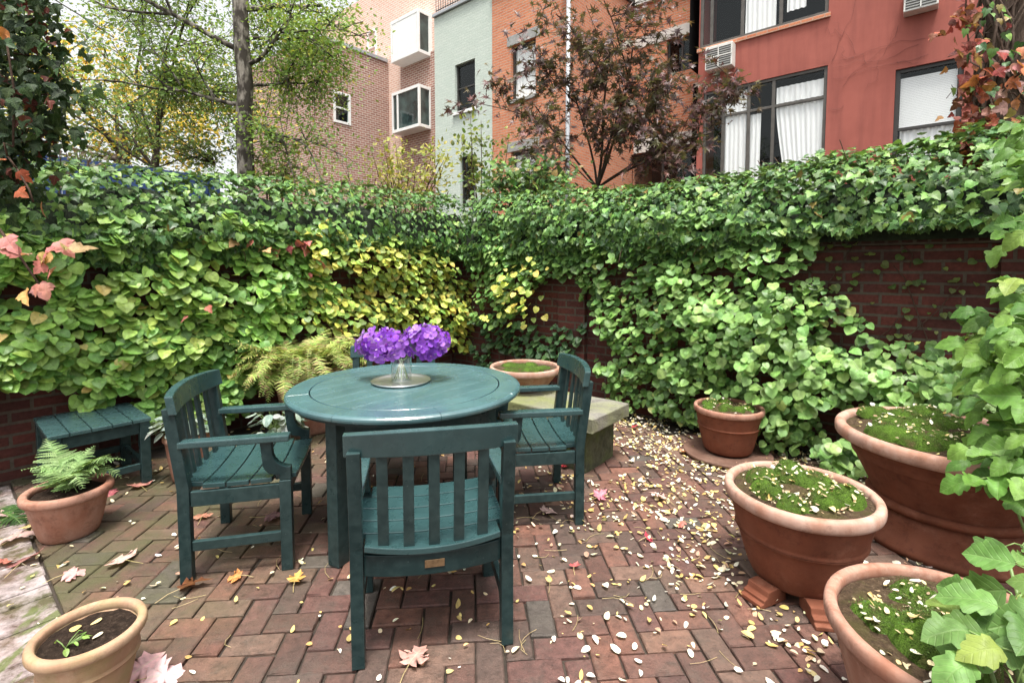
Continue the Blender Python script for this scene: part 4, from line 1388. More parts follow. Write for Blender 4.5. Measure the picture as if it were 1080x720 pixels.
# ------------------------------------------------------------------ ferns and small plants
def frond(base, direction, length, droop, width, cols, AW, AN, AT, AS, AC, stems, n=22, rise=0.8):
    p = np.array(base, float); d = np.array([direction[0], direction[1], rise]); d = d / np.linalg.norm(d)
    pts = [p.copy()]
    step = length / n
    for k in range(n):
        d = d + np.array([0, 0, -droop / n * (1.0 + k / n)]); d /= np.linalg.norm(d)
        p = p + d * step; pts.append(p.copy())
        t = k / n
        if t < 0.12: continue
        w_ = width * (math.sin(math.pi * min(1, (t - 0.1) * 0.62 + 0.34)) ** 0.9) * (1 - t) ** 0.55
        sidev = np.cross(d, [0, 0, 1]); sidev /= max(1e-6, np.linalg.norm(sidev))
        upv = np.cross(sidev, d)
        for s in (-1, 1):
            AW.append(p); AN.append(upv + rng.normal(0, 0.15, 3)); AT.append(sidev * s + d * 0.35 + np.array([0, 0, -0.15]) + rng.normal(0, 0.06, 3))
            AS.append(max(0.012, w_)); AC.append(cols[rng.integers(len(cols))] * (1 + rng.normal(0, 0.08)))
    stems.tube(pts, [0.003 * (1 - 0.8 * i / n) for i in range(n + 1)], 4, cap=False)


def fern(label, x, y, z, n, length, width, cols, name='fern', spread=1.0, dirs=None, rise=(0.4, 1.2), droop=(0.8, 1.8), group=None, ring=0.0):
    root = empty(name, (x, y, z), 0, label, 'fern', group)
    cols = np.array(cols)
    A = [[], [], [], [], []]; sm = MB()
    for k in range(n):
        a = (dirs[k % len(dirs)] + rng.normal(0, 0.25)) if dirs is not None else 2 * math.pi * k / n + rng.normal(0, 0.35)
        q_ = ring * math.sqrt(rng.random())
        frond((rng.normal(0, 0.03) * spread + q_ * math.cos(a), rng.normal(0, 0.03) * spread + q_ * math.sin(a), 0), (math.cos(a), math.sin(a)), length * rng.uniform(0.7, 1.1), rng.uniform(*droop), width * rng.uniform(0.8, 1.1), cols, *A, sm, rise=rng.uniform(*rise))
    leaf_mesh('fronds', 'pinna', A[0], A[1], A[2], A[3], A[4], M['lf_fern'], root, smooth=False)
    sm.build('stalks', M['stem_green'], root, smooth=True)
    return root


fern('pale sage green fern arching out of the pinkish pot on the left', -2.30, 2.49, 0.225, 11, 0.34, 0.13, [(0.27, 0.42, 0.16), (0.21, 0.35, 0.13), (0.32, 0.46, 0.19)], dirs=[2.9, 3.3, 2.5, 1.2, 0.3, -0.4, 3.0, 0.8, -0.9, 4.6, 1.7, 0.1], rise=(1.2, 2.8), droop=(0.8, 1.5))
fern('bushy yellow green fern overflowing the big pot behind the table', -1.74, 4.12, 0.55, 230, 0.46, 0.115, [(0.42, 0.54, 0.13), (0.50, 0.58, 0.17), (0.34, 0.49, 0.12), (0.54, 0.52, 0.20), (0.46, 0.36, 0.16)], ring=0.24, rise=(0.3, 2.4), droop=(0.9, 2.4))
fern('low dark green fern at the left edge on the paving', -2.85, 2.62, 0.02, 6, 0.30, 0.09, [(0.05, 0.12, 0.03), (0.08, 0.16, 0.04)], dirs=[0.2, -0.4, 0.8, -1.0, 2.5, 1.5], rise=(0.1, 0.5))


def tuft(name, label, cat, x, y, z, n, size, cols, kind, mat, spread, hgt, stemmat='stem_green'):
    root = empty(name, (x, y, z), 0, label, cat)
    P, N_, Tp, S = [], [], [], []
    sm = MB()
    for k in range(n):
        a = rng.uniform(0, 6.28); q = spread * math.sqrt(rng.random()); h = hgt * rng.uniform(0.4, 1.0)
        e = np.array([q * math.cos(a), q * math.sin(a), h])
        sm.tube([(0, 0, 0), tuple(e * [0.4, 0.4, 0.6]), tuple(e)], 0.002, 4)
        P.append(e); N_.append([0.5 * math.cos(a), 0.5 * math.sin(a), 1]); Tp.append([math.cos(a), math.sin(a), -0.1]); S.append(size * rng.uniform(0.7, 1.2))
    leaf_mesh('leaves', kind, P, N_ + rng.normal(0, 0.2, (n, 3)), Tp, S, pick(n, cols), mat, root)
    sm.build('stalks', M[stemmat], root, smooth=True)
    return root


tuft('seedling', 'tiny bright green seedling sprouting in the lower left pot', 'seedling', -1.36, 1.435, 0.222, 9, 0.022, [(0.25, 0.42, 0.08), (0.32, 0.5, 0.12)], 'ovalhi', M['lf_hyd'], 0.045, 0.03)
tuft('dusty_miller', 'silvery leaved plant in the small pot behind the left armchair', 'plant', -2.12, 3.16, 0.285, 60, 0.085, [(0.24, 0.30, 0.27), (0.30, 0.36, 0.33), (0.18, 0.24, 0.20)], 'ovalhi', M['lf_hyd'], 0.16, 0.13)
tuft('dusty_miller', 'silvery leaved clump growing on the ground between the left armchair and the fern', 'plant', -1.80, 3.72, 0.02, 60, 0.10, [(0.22, 0.28, 0.25), (0.30, 0.36, 0.33), (0.15, 0.21, 0.16)], 'ovalhi', M['lf_hyd'], 0.18, 0.28)

# ------------------------------------------------------------------ flowers
pl = at_z(423, 402, 0.745)
m = MB(); m.lathe([(0.0, 0.004), (0.13, 0.004), (0.150, 0.008), (0.163, 0.013), (0.165, 0.011), (0.150, 0.0), (0.0, 0.0)], 64)
o = m.build('silver_plate', M['silver'], smooth=True); o.location = (pl[0], pl[1], 0.7425)
tag(o, 'round mirror bright metal plate in the middle of the table', 'plate')
m = MB(); m.lathe([(0.0, 0.0), (0.054, 0.0), (0.057, 0.004), (0.057, 0.13), (0.0585, 0.1325), (0.055, 0.1325), (0.0545, 0.008), (0.0, 0.008)], 48)
o = m.build('glass_vase', M['glass'], smooth=True); o.location = (pl[0], pl[1] + 0.01, 0.7472)
tag(o, 'small clear glass vase standing on the metal plate', 'vase')
bq = empty('orchid_bouquet', (pl[0], pl[1] + 0.01, 0.757), 0, 'bunch of bright purple orchids in the clear glass vase', 'flowers')
sm = MB()
for k in range(7):
    a = k * 0.9; e = np.array([0.10 * math.cos(a) + (-0.06 if k % 2 else 0.07), 0.04 * math.sin(a), 0.23])
    b0 = np.array([-0.04 * math.cos(a), -0.035 * math.sin(a), 0.0])
    sm.tube([b0, b0 * 0.2 + [0, 0, 0.09], e * [0.6, 0.6, 0.75], e], 0.0028, 5)
sm.build('flower_stems', M['stem_green'], bq, smooth=True)
centers = []
tries = 0
for (cx0, cy0, cz0, rx, ry, rz_, cnt) in ((-0.105, 0.0, 0.190, 0.150, 0.11, 0.082, 50), (0.135, 0.0, 0.205, 0.130, 0.10, 0.095, 44)):
    got = 0
    while got < cnt and tries < 6000:
        tries += 1
        v = rng.normal(0, 1, 3); v /= np.linalg.norm(v)
        if v[2] < -0.75: continue
        q = np.array([cx0, cy0, cz0]) + v * [rx, ry, rz_] * rng.uniform(0.75, 1.0)
        if all(np.linalg.norm(q - c[0]) > 0.031 for c in centers):
            centers.append((q, v)); got += 1
for q, v in centers:
    out = norm(v * [1, 1.1, 0.9] + np.array([0, -0.35, 0.15]) + rng.normal(0, 0.2, 3))
    a = np.cross(out, [0.1, 0.2, 1]); a /= np.linalg.norm(a); b = np.cross(out, a)
    P, N_, Tp = [], [], []
    ph = rng.uniform(0, 6.28)
    for k in range(5):
        an = ph + 2 * math.pi * k / 5 + rng.normal(0, 0.08)
        dirv = a * math.cos(an) + b * math.sin(an)
        P.append(dirv * 0.002); N_.append(out - dirv * 0.12 + rng.normal(0, 0.08, 3)); Tp.append(dirv + out * rng.uniform(0.0, 0.35))
    base = np.array([(0.20, 0.045, 0.48), (0.27, 0.075, 0.58), (0.35, 0.14, 0.63), (0.15, 0.028, 0.38), (0.42, 0.24, 0.67)][rng.integers(5)])
    C = base * (1 + rng.normal(0, 0.08, (5, 1)))
    P.append(out * 0.006); N_.append(b + out * 0.2); Tp.append(out + b * 0.5)
    sizes = [0.038 * rng.uniform(0.9, 1.15)] * 5 + [0.017]
    C = np.concatenate([C, [[0.62, 0.42, 0.75] if rng.random() < 0.6 else [0.25, 0.03, 0.4]]])
    fo = leaf_mesh('flower', 'petal', P, N_, Tp, sizes, C, M['petal'], bq)
    fo.location = tuple(q)

# ------------------------------------------------------------------ fallen leaves
LP = []


def big_leaf(px, py, size, c, label, z=0.0, tilt=0.25, kind='maple', curl=None, spin=None, xy=None):
    if xy is None:
        p = at_z(px, py, z)
    else: p = np.array([xy[0], xy[1], z])
    a = rng.uniform(0, 6.28) if spin is None else spin
    root = empty('fallen_leaf', (p[0], p[1], z + 0.014), 0, label, 'leaf', 'large red and pink leaves fallen on the paving')
    n_ = np.array([rng.normal(0, tilt), rng.normal(0, tilt), 1.0])
    tip = np.array([math.cos(a), math.sin(a), 0])
    o = leaf_mesh('blade', kind, [tip * -0.45 * size + [0, 0, 0.006]], [n_], [tip], [size], [c], M['lf_dry'], root)
    sm = MB(); b = tip * -0.45 * size
    s2 = np.array([-tip[1], tip[0], 0]) * rng.normal(0, 0.3)
    sm.tube([b + [0, 0, 0.006], b - tip * 0.35 * size + s2 * size * 0.3 + [0, 0, 0.002], b - tip * 0.7 * size + s2 * size + [0, 0, -0.008]], 0.0016, 4)
    sm.build('leaf_stalk', M['stalk'], root)
    return root


PINK = (0.60, 0.33, 0.28); PINK2 = (0.66, 0.42, 0.36); RED = (0.42, 0.06, 0.05); DRED = (0.22, 0.03, 0.035); ORG = (0.62, 0.22, 0.07); YLO = (0.66, 0.36, 0.10); PUR = (0.30, 0.16, 0.17)
big_leaf(440, 694, 0.115, PINK, 'pink maple leaf lying flat on the bricks in front of the nearest armchair', spin=1.2, tilt=0.1)
big_leaf(206, 621, 0.12, (0.58, 0.20, 0.18), 'curled pink and red leaf at the rear foot of the left armchair', spin=0.5, tilt=0.5)
big_leaf(245, 612, 0.075, (0.62, 0.25, 0.08), 'small orange leaf with a long stalk in front of the left armchair', spin=3.4)
big_leaf(314, 613, 0.07, YLO, 'yellow and orange leaf near the table leg on the left', spin=1.6, tilt=0.15)
big_leaf(125, 592, 0.115, PINK2, 'large pale pink leaf between the fern pot and the left armchair', spin=2.8, tilt=0.15)
big_leaf(82, 606, 0.10, (0.62, 0.36, 0.34), 'pale pink leaf with a long stalk on the mossy bricks below the fern pot', spin=0.6, tilt=0.2)
big_leaf(152, 708, 0.14, (0.70, 0.42, 0.42), 'big crumpled pink and white leaf at the bottom edge beside the lower left pot', spin=1.3, tilt=0.35)
big_leaf(176, 716, 0.13, (0.68, 0.46, 0.46), 'pale pink leaf lapping over another at the bottom edge left of centre', spin=0.3, tilt=0.3)
big_leaf(106, 552, 0.10, DRED, 'dark red leaf lying against the fern pot on its right', spin=1.7, tilt=0.5)
big_leaf(119, 523, 0.12, (0.40, 0.11, 0.13), 'crimson and pink leaf just right of the fern pot rim', spin=0.1, tilt=0.25)
big_leaf(146, 513, 0.12, (0.50, 0.22, 0.18), 'dull pink leaf at the front foot of the slatted side table', spin=2.5)
big_leaf(214, 545, 0.09, (0.46, 0.20, 0.13), 'orange brown leaf on the floor beneath the left armchair', spin=2.0, tilt=0.5)
big_leaf(292, 546, 0.12, PUR, 'dusky purple leaf under the front of the left armchair', spin=0.4, tilt=0.4)
big_leaf(580, 541, 0.10, (0.62, 0.44, 0.42), 'whitish pink leaf under the right armchair', spin=0.2, tilt=0.1)
big_leaf(634, 526, 0.085, (0.66, 0.22, 0.28), 'bright pink leaf just right of the right armchair leg', spin=0.7)
big_leaf(693, 527, 0.095, (0.66, 0.42, 0.38), 'pale salmon leaf on the litter between the bench and the raised pot', spin=2.6)
big_leaf(713, 552, 0.095, (0.58, 0.20, 0.16), 'salmon red leaf left of the raised moss pot', spin=2.9)
big_leaf(686, 569, 0.06, (0.55, 0.06, 0.10), 'small crimson leaf on the open paving left of the raised moss pot', spin=0.4)
big_leaf(607, 599, 0.05, (0.58, 0.14, 0.14), 'small red leaf on the paving right of the nearest armchair', spin=1.1)
big_leaf(597, 493, 0.07, (0.60, 0.06, 0.08), 'bright red leaf at the back foot of the right armchair', spin=0.1)
big_leaf(671, 453, 0.075, (0.52, 0.06, 0.08), 'crimson leaf in the litter beside the stone bench', spin=0.1)
big_leaf(722, 478, 0.09, (0.64, 0.28, 0.16), 'orange pink leaf near the clay saucer', spin=2.0)
big_leaf(22, 570, 0.16, (0.52, 0.36, 0.33), 'large faded pink leaf among the heap left of the fern pot', spin=0.3)
big_leaf(8, 592, 0.11, (0.48, 0.16, 0.12), 'red brown leaf at the left edge of the picture on the pale bricks', spin=1.3)
big_leaf(38, 553, 0.10, (0.60, 0.44, 0.20), 'yellow and pink leaf just left of the fern pot base', spin=2.2)
big_leaf(8, 548, 0.12, (0.55, 0.38, 0.35), 'dusty pink leaf at the left edge behind the faded heap', spin=2.9)
big_leaf(30, 590, 0.13, (0.30, 0.13, 0.12), 'dark reddish brown leaf in the heap left of the fern pot', spin=1.9)

# small pale leaflets: the nearest as single leaves, the rest as litter
def small_meshes():
    out = []
    for k in range(14):
        V, Fc = T['ovalhi' if k % 3 else 'heart'][k % 2]
        V = V.copy(); V[:, 1] -= 0.5
        V[:, 2] = V[:, 2] * rng.uniform(0.2, 0.9) + rng.uniform(-0.9, 0.9) * V[:, 0] ** 2 + rng.uniform(-0.3, 0.3) * V[:, 0] * V[:, 1]; V[:, 2] -= V[:, 2].min()
        V[:, 0] *= rng.uniform(0.75, 1.35) if k % 3 else rng.uniform(0.55, 0.8)
        me = bpy.data.meshes.new('fallen_leaf')
        me.from_pydata([tuple(v) for v in V], [], Fc); me.materials.append(M['small_leaf'])
        me.polygons.foreach_set('use_smooth', [True] * len(me.polygons)); me.update()
        out.append(me)
    return out


SM = small_meshes()


def small_leaf(p, size, lab, grp, tilt=0.2):
    o = bpy.data.objects.new('fallen_leaf', SM[rng.integers(len(SM))]); link(o)
    o.location = tuple(float(v) for v in p); o.scale = (size, size, size)
    o.rotation_euler = (rng.normal(0, tilt), rng.normal(0, tilt), rng.uniform(0, 6.28))
    return tag(o, lab, 'leaf', grp)


def litter_density(x, y):
    """how thickly the yellow leaflets lie"""
    s, n = x * SA[0] + y * SA[1], x * NA[0] + y * NA[1]
    if s < WALL_S + 0.1 or n > WALL_N - 0.05 or s > 1.6: return 0
    d_ = 0.10
    right = max(0, min(1, (x + 0.05) / 0.35))
    d_ += 0.55 * right * max(0, min(1, (1.9 - x) / 0.6))
    d_ += 2.4 * math.exp(-((n - 3.85) / 0.45) ** 2) * max(0, min(1, (s + 2.2) / 0.8))
    d_ += 0.9 * math.exp(-((x - 0.75) / 0.45) ** 2 - ((y - 2.75) / 0.8) ** 2)
    d_ += 0.5 * math.exp(-((n - 3.6) / 0.6) ** 2)
    d_ *= 0.35 + 2.0 * max(0, 0.35 + 0.8 * fbm((x, y, 2), 2.6) + 0.6 * fbm((x, y, 9), 7.0)) ** 1.4
    if math.hypot(x - tx, y - ty) < 0.55: d_ *= 0.45
    for (qx, qy, qr) in ((1.245, 2.075, 0.2), (1.6, 3.585, 0.18), (2.21, 2.45, 0.36), (1.2, 1.248, 0.2), (-1.335, 1.49, 0.1), (-2.3, 2.49, 0.12)):
        if math.hypot(x - qx, y - qy) < qr: return 0
    if -3.2 < s < -1.57 and 2.70 < n < 3.25: return 0
    return d_


cand = []
while len(cand) < 3900:
    x, y = rng.uniform(-2.8, 2.4), rng.uniform(1.35, 5.6)
    if abs(x) / y > 1.06: continue
    if rng.random() < litter_density(x, y) / 1.9: cand.append((x, y))
cand.sort(key=lambda q: q[1])
# neighbours lie in drifts, a little above one another
seen_xy = []
for x, y in cand[:165]:
    small_leaf((x, y, 0.004 + 0.004 * rng.random()), float(np.clip(rng.lognormal(-3.68, 0.33), 0.012, 0.046)), 'small cream or yellow leaflet fallen on the brick paving', 'small pale leaflets scattered on the brick paving')
rest = np.array(cand[165:])
m_ = len(rest)
P = np.column_stack([rest, 0.005 + 0.010 * rng.random(m_)])
a = rng.uniform(0, 6.28, m_)
lt = leaf_mesh('leaf_litter', 'ovalhi', P, np.column_stack([rng.normal(0, 0.3, m_), rng.normal(0, 0.3, m_), np.ones(m_)]), np.column_stack([np.cos(a), np.sin(a), 0 * a]), np.clip(rng.lognormal(-3.72, 0.33, m_), 0.011, 0.045),
          pick(m_, [(0.82, 0.78, 0.66), (0.76, 0.68, 0.46), (0.70, 0.54, 0.20), (0.58, 0.38, 0.14), (0.50, 0.30, 0.20)], [3.2, 4, 3, 1.4, 0.8], 0.14), M['lf_dry'])
tag(lt, 'carpet of small cream and yellow leaflets over the paving towards the right wall', 'leaf litter', kind='stuff')

POTLEAF = [(1.245, 2.075, 0.455, 0.24, 36, 'small cream leaflet fallen on the moss of the raised pot', 'pale leaflets on the raised moss pot'),
           (1.20, 1.248, 0.42, 0.26, 34, 'small cream leaflet fallen in the lower right pot', 'pale leaflets in the lower right pot'),
           (2.21, 2.45, 0.558, 0.41, 46, 'small cream leaflet fallen on the moss of the huge planter', 'pale leaflets on the huge planter'),
           (1.60, 3.585, 0.372, 0.19, 14, 'small cream leaflet fallen on the moss of the pot by the right wall', 'pale leaflets on the pot by the wall')]
for x, y, z, r, cnt, lab, grp in POTLEAF:
    LPp = []
    for k in range(cnt + int(cnt * 5)):
        a = rng.uniform(0, 6.28); q = r * math.sqrt(rng.random()) * 0.96
        X_, Y_ = x + q * math.cos(a), y + q * math.sin(a)
        h = moss_h(X_, Y_)
        low = z - 0.03
        Z_ = max(low, h if h is not None else low) + 0.005
        if k < cnt: small_leaf((X_, Y_, Z_), rng.uniform(0.018, 0.038), lab, grp, 0.35)
        else: LPp.append((X_, Y_, Z_))
    m_ = len(LPp); a = rng.uniform(0, 6.28, m_)
    o = leaf_mesh('leaf_litter', 'oval', LPp, np.column_stack([rng.normal(0, 0.4, m_), rng.normal(0, 0.4, m_), np.ones(m_)]), np.column_stack([np.cos(a), np.sin(a), 0 * a]), rng.uniform(0.010, 0.022, m_), pick(m_, [(0.74, 0.68, 0.52), (0.60, 0.48, 0.30), (0.42, 0.30, 0.18), (0.68, 0.54, 0.24)], None, 0.14), M['lf_dry'])
    tag(o, 'crumbs of dry pale leaves strewn' + lab.split('fallen')[1], 'leaf litter', kind='stuff')
for dx, dy, lab in ((-0.02, 0.05, 'cream leaflet lying on the dark soil of the lower left pot near its centre'), (0.035, -0.01, 'long cream leaflet on the soil of the lower left pot towards its right'), (-0.06, 0.02, 'small pinkish cream leaflet at the left of the lower left pot')):
    small_leaf((-1.335 + dx, 1.49 + dy, 0.229), 0.032, lab, None, 0.15)


# dry leaf stalks lying about
STK = []
for k in range(4):
    m = MB(); L = 0.07 + 0.02 * k; b = 0.012 * (k - 1.5)
    m.tube([(-L / 2, 0, 0.002), (-L / 6, b, 0.003), (L / 6, b * 1.1, 0.003), (L / 2, 0, 0.002)], [0.0012, 0.001, 0.0009, 0.0008], 4)
    o = m.build('dry_stalk', M['stalk'])
    STK.append(o)
for k in range(70):
    if k < 4: o = STK[k]
    else: o = STK[k % 4].copy(); link(o)
    while True:
        x, y = rng.uniform(-1.6, 1.1), rng.uniform(1.45, 3.2)
        if abs(x) / y < 1.0 and (x > -0.1 or rng.random() < 0.45): break
    o.location = (x, y, 0.004); o.rotation_euler = (0, 0, rng.uniform(0, 6.28))
    tag(o, 'thin straw coloured leaf stalk lying on the brick paving', 'leaf stalk', 'dry leaf stalks on the paving')

# ------------------------------------------------------------------ trees and shrubs
def limb(mb, p, d, length, r, depth, tips, bend=0.25, splits=(2, 3), seg=6, up=0.1, shrink=0.68):
    p = np.array(p, float); d = norm(np.array(d, float))
    n = 5; pts = [p.copy()]
    for k in range(n):
        d = norm(d + rng.normal(0, bend / n * 1.6, 3) + np.array([0, 0, up / n]))
        p = p + d * length / n; pts.append(p.copy())
        if depth <= 1: tips.append((p.copy(), d.copy()))
    mb.tube(pts, [r * (1 - 0.45 * k / n) for k in range(n + 1)], seg if r > 0.02 else 4, cap=False)
    if depth <= 0: return
    for k in range(rng.integers(splits[0], splits[1] + 1)):
        q = pts[rng.integers(2, n + 1)]
        a = norm(rng.normal(0, 1, 3)); a = norm(a - d * (a @ d))
        nd = norm(d * rng.uniform(0.5, 0.9) + a * rng.uniform(0.5, 0.9))
        limb(mb, q, nd, length * shrink * rng.uniform(0.75, 1.15), r * 0.52, depth - 1, tips, bend, splits, seg, up, shrink)


def tree(label, base, limbs, leafkind, leafsize, ncluster, cols, w_, bark, spread, fill=(), name='tree', depth=3, up=0.1, droop=0.2, leafmat='lf_tree', cat='tree', trunk_pts=None, bend=0.35, splits=(2, 3), group=None):
    root = empty(name, tuple(base), 0, label, cat, group)
    base = np.array(base, float)
    tm = MB(); tips = []
    if trunk_pts is not None:
        pts = [np.array(q[:3]) - base for q in trunk_pts]
        tm.tube(pts, [q[3] for q in trunk_pts], 12)
    for (p, d, L, r) in limbs:
        limb(tm, np.array(p) - base, d, L, r, depth, tips, bend, splits, 6, up)
    tarr = np.array([t[0] for t in tips])
    extra = []
    for (c_, r_, cnt, per) in fill:          # fine twigs that fill the body of the crown
        for _ in range(cnt):
            v = rng.normal(0, 1, 3); v /= np.linalg.norm(v)
            e = np.array(c_) - base + v * np.array(r_) * rng.random() ** 0.4
            i = np.argmin(((tarr - e) ** 2).sum(1)); p = tarr[i]
            mid = (p + e) / 2 + rng.normal(0, 0.05, 3) + [0, 0, 0.06]
            tm.tube([p, mid, e], [0.006, 0.004, 0.002], 4, cap=False)
            for q in range(per):
                t = rng.uniform(0.25, 1.05)
                pt = (1 - t) ** 2 * p + 2 * t * (1 - t) * mid + t * t * e
                extra.append((pt + rng.normal(0, spread * 0.45, 3), norm(e - p)))
    tm.build('trunk', bark, root, smooth=True)
    P, N_, Tp, S = [], [], [], []
    for q, d in extra:
        P.append(q); N_.append(rng.normal(0, 0.6, 3) + [0, -0.3, 0.8]); Tp.append(d * 0.6 + rng.normal(0, 0.7, 3) + [0, 0, -droop])
    for p, d in tips:
        for _ in range(ncluster):
            q = p + rng.normal(0, spread, 3)
            P.append(q); N_.append(rng.normal(0, 0.6, 3) + [0, -0.3, 0.8]); Tp.append(d * 0.6 + rng.normal(0, 0.7, 3) + [0, 0, -droop])
    n = len(P)
    leaf_mesh('crown', leafkind, P, N_, Tp, leafsize * rng.uniform(0.6, 1.25, n), pick(n, cols, w_, 0.2), leafmat if not isinstance(leafmat, str) else M[leafmat], root, smooth=False)
    return root, n


def A(px, py, y): return at_y(px, py, y)


LOC = [(0.23, 0.38, 0.08), (0.32, 0.45, 0.10), (0.17, 0.29, 0.06), (0.52, 0.48, 0.08), (0.28, 0.40, 0.12)]
# birch-like tree with the pale trunk
Y0 = 6.3
b0 = A(262, 300, Y0); b0[2] = 0
tp = [(*b0, 0.12), (*A(260, 190, Y0), 0.100), (*A(257, 130, Y0), 0.094), (*A(259, 90, Y0), 0.090), (*A(255, 50, Y0), 0.092), (*A(253, 0, Y0), 0.085), (*A(250, -80, Y0), 0.09), (*A(246, -160, Y0), 0.07)]
lims = [(A(256, 55, Y0), (-0.95, -0.15, 0.62), 1.5, 0.038), (A(262, 68, Y0), (0.9, -0.3, 0.35), 0.8, 0.028), (A(258, 110, Y0), (-0.8, 0.3, 0.25), 1.0, 0.03),
        (A(254, 10, Y0), (0.9, 0.2, 0.3), 1.0, 0.035), (A(252, -40, Y0), (-0.8, -0.5, 0.5), 1.5, 0.05), (A(252, -60, Y0), (0.7, -0.6, 0.4), 1.5, 0.05),
        (A(257, 90, Y0), (0.75, 0.5, 0.1), 0.8, 0.025), (A(252, 20, Y0), (-0.2, 0.9, 0.4), 1.3, 0.04), (A(248, -120, Y0), (0.2, 0.3, 0.9), 1.6, 0.06), (A(257, 130, Y0), (0.8, -0.2, -0.1), 0.9, 0.02), (A(255, 40, Y0), (0.95, 0.1, 0.0), 0.8, 0.025)]
t1, n1 = tree('tall tree with a pale patchy trunk and fine yellow green leaves behind the left wall', b0, lims, 'oval', 0.046, 12, LOC, [4, 3, 3, 0.9, 3], M['bark_pale'], 0.17, fill=[(A(275, 40, 7.2), (1.5, 0.9, 1.6), 215, 32), (A(322, 95, 6.6), (0.55, 0.6, 1.05), 85, 30), (A(205, 110, 6.9), (0.8, 0.7, 1.0), 95, 30), (A(262, 150, 6.1), (0.4, 0.3, 0.45), 26, 26)], depth=2, up=-0.1, droop=0.5, trunk_pts=tp, splits=(3, 4))
# multi-stemmed tree further left
Y1 = 7.6
b1 = A(162, 300, Y1); b1[2] = 0
q = A(163, 178, Y1)
tp = [(*b1, 0.09), (*q, 0.06), (*A(166, 150, Y1), 0.035)]
lims = [(q, (-0.9, -0.2, 0.42), 2.6, 0.019), (q, (-0.75, 0.1, 0.75), 3.0, 0.022), (A(164, 160, Y1), (-0.3, -0.2, 1.0), 3.0, 0.022), (A(164, 160, Y1), (0.15, 0.1, 1.0), 3.0, 0.022), (A(166, 150, Y1), (0.5, -0.2, 0.8), 2.4, 0.019), (q, (-1.0, -0.2, 0.15), 2.0, 0.014), (q, (0.9, 0.0, 0.35), 1.8, 0.014), (q, (-0.6, 0.5, 0.4), 2.2, 0.017), (A(120, 40, Y1), (-0.6, -0.2, 0.5), 1.8, 0.011), (A(180, 60, Y1), (-0.2, 0.2, 0.9), 1.8, 0.011)]
t2, n2 = tree('spreading many stemmed tree with small grey green leaves at the left behind the wall', b1, lims, 'oval', 0.048, 9, [(0.18, 0.30, 0.10), (0.25, 0.37, 0.12), (0.14, 0.23, 0.08), (0.32, 0.38, 0.10)], [3, 3, 2, 1.5], M['bark_dark'], 0.20, fill=[(A(130, 70, 7.4), (2.0, 1.3, 1.9), 310, 34), (A(170, 130, 7.4), (1.2, 0.8, 0.7), 90, 30)], depth=2, up=0.0, droop=0.3, trunk_pts=tp, splits=(3, 4))
# distant yellow tree
Y2 = 13.0
b2 = A(130, 300, Y2); b2[2] = 0
tp = [(*b2, 0.2), (*A(130, 180, Y2), 0.16), (*A(128, 140, Y2), 0.12)]
lims = [(A(130, 170, Y2), dv, 2.2, 0.06) for dv in ((-0.9, 0, 0.4), (0.9, 0, 0.4), (-0.4, 0.2, 0.9), (0.4, -0.2, 0.9), (0, -0.6, 0.7), (-0.9, -0.2, 0.05), (0.9, -0.3, 0.05))]
tree('golden yellow autumn tree glowing far behind the left wall', b2, lims, 'oval', 0.12, 14, [(0.62, 0.45, 0.05), (0.52, 0.40, 0.06), (0.40, 0.36, 0.07)], [3, 2, 1], M['bark_dark'], 0.28, depth=2, trunk_pts=tp, splits=(2, 3))

# purple leaved Japanese maple in front of the orange house
Y3 = 6.8
b3 = A(634, 320, Y3); b3[2] = 0
tp = [(*b3, 0.07), (*A(632, 215, Y3), 0.055), (*A(630, 196, Y3), 0.048)]
q = A(630, 198, Y3)
def toward(p, px, py, y): v = A(px, py, y) - p; return v, float(np.linalg.norm(v))
lims = []
for (px, py, yy, r) in ((550, 80, 6.5, 0.016), (605, 60, 6.9, 0.017), (650, 30, 6.8, 0.020), (700, 30, 7.1, 0.020), (770, 105, 6.4, 0.018), (705, 130, 6.3, 0.016), (665, 90, 6.4, 0.016), (570, 150, 6.4, 0.010)):
    v, L = toward(q, px, py, yy); lims.append((q, v, L * 0.80, r))
t3, n3 = tree('dark purple leaved maple with fanning thin limbs in front of the orange brick house', b3, lims, 'star', 0.125, 5, [(0.085, 0.038, 0.036), (0.13, 0.058, 0.050), (0.095, 0.080, 0.032), (0.17, 0.12, 0.11), (0.065, 0.03, 0.03)], [3, 3, 2, 1, 2], M['bark_dark'], 0.10, fill=[(A(675, 85, 6.6), (0.9, 0.8, 1.1), 100, 13), (A(690, 155, 6.3), (0.8, 0.6, 0.45), 22, 13), (A(590, 105, 6.5), (0.65, 0.6, 0.75), 44, 12), (A(770, 105, 6.4), (0.5, 0.4, 0.2), 14, 12), (A(545, 85, 6.5), (0.35, 0.3, 0.15), 9, 10)], name='japanese_maple', depth=2, up=0.05, trunk_pts=tp, bend=0.3, leafmat='lf_maple', splits=(2, 3), droop=0.3)


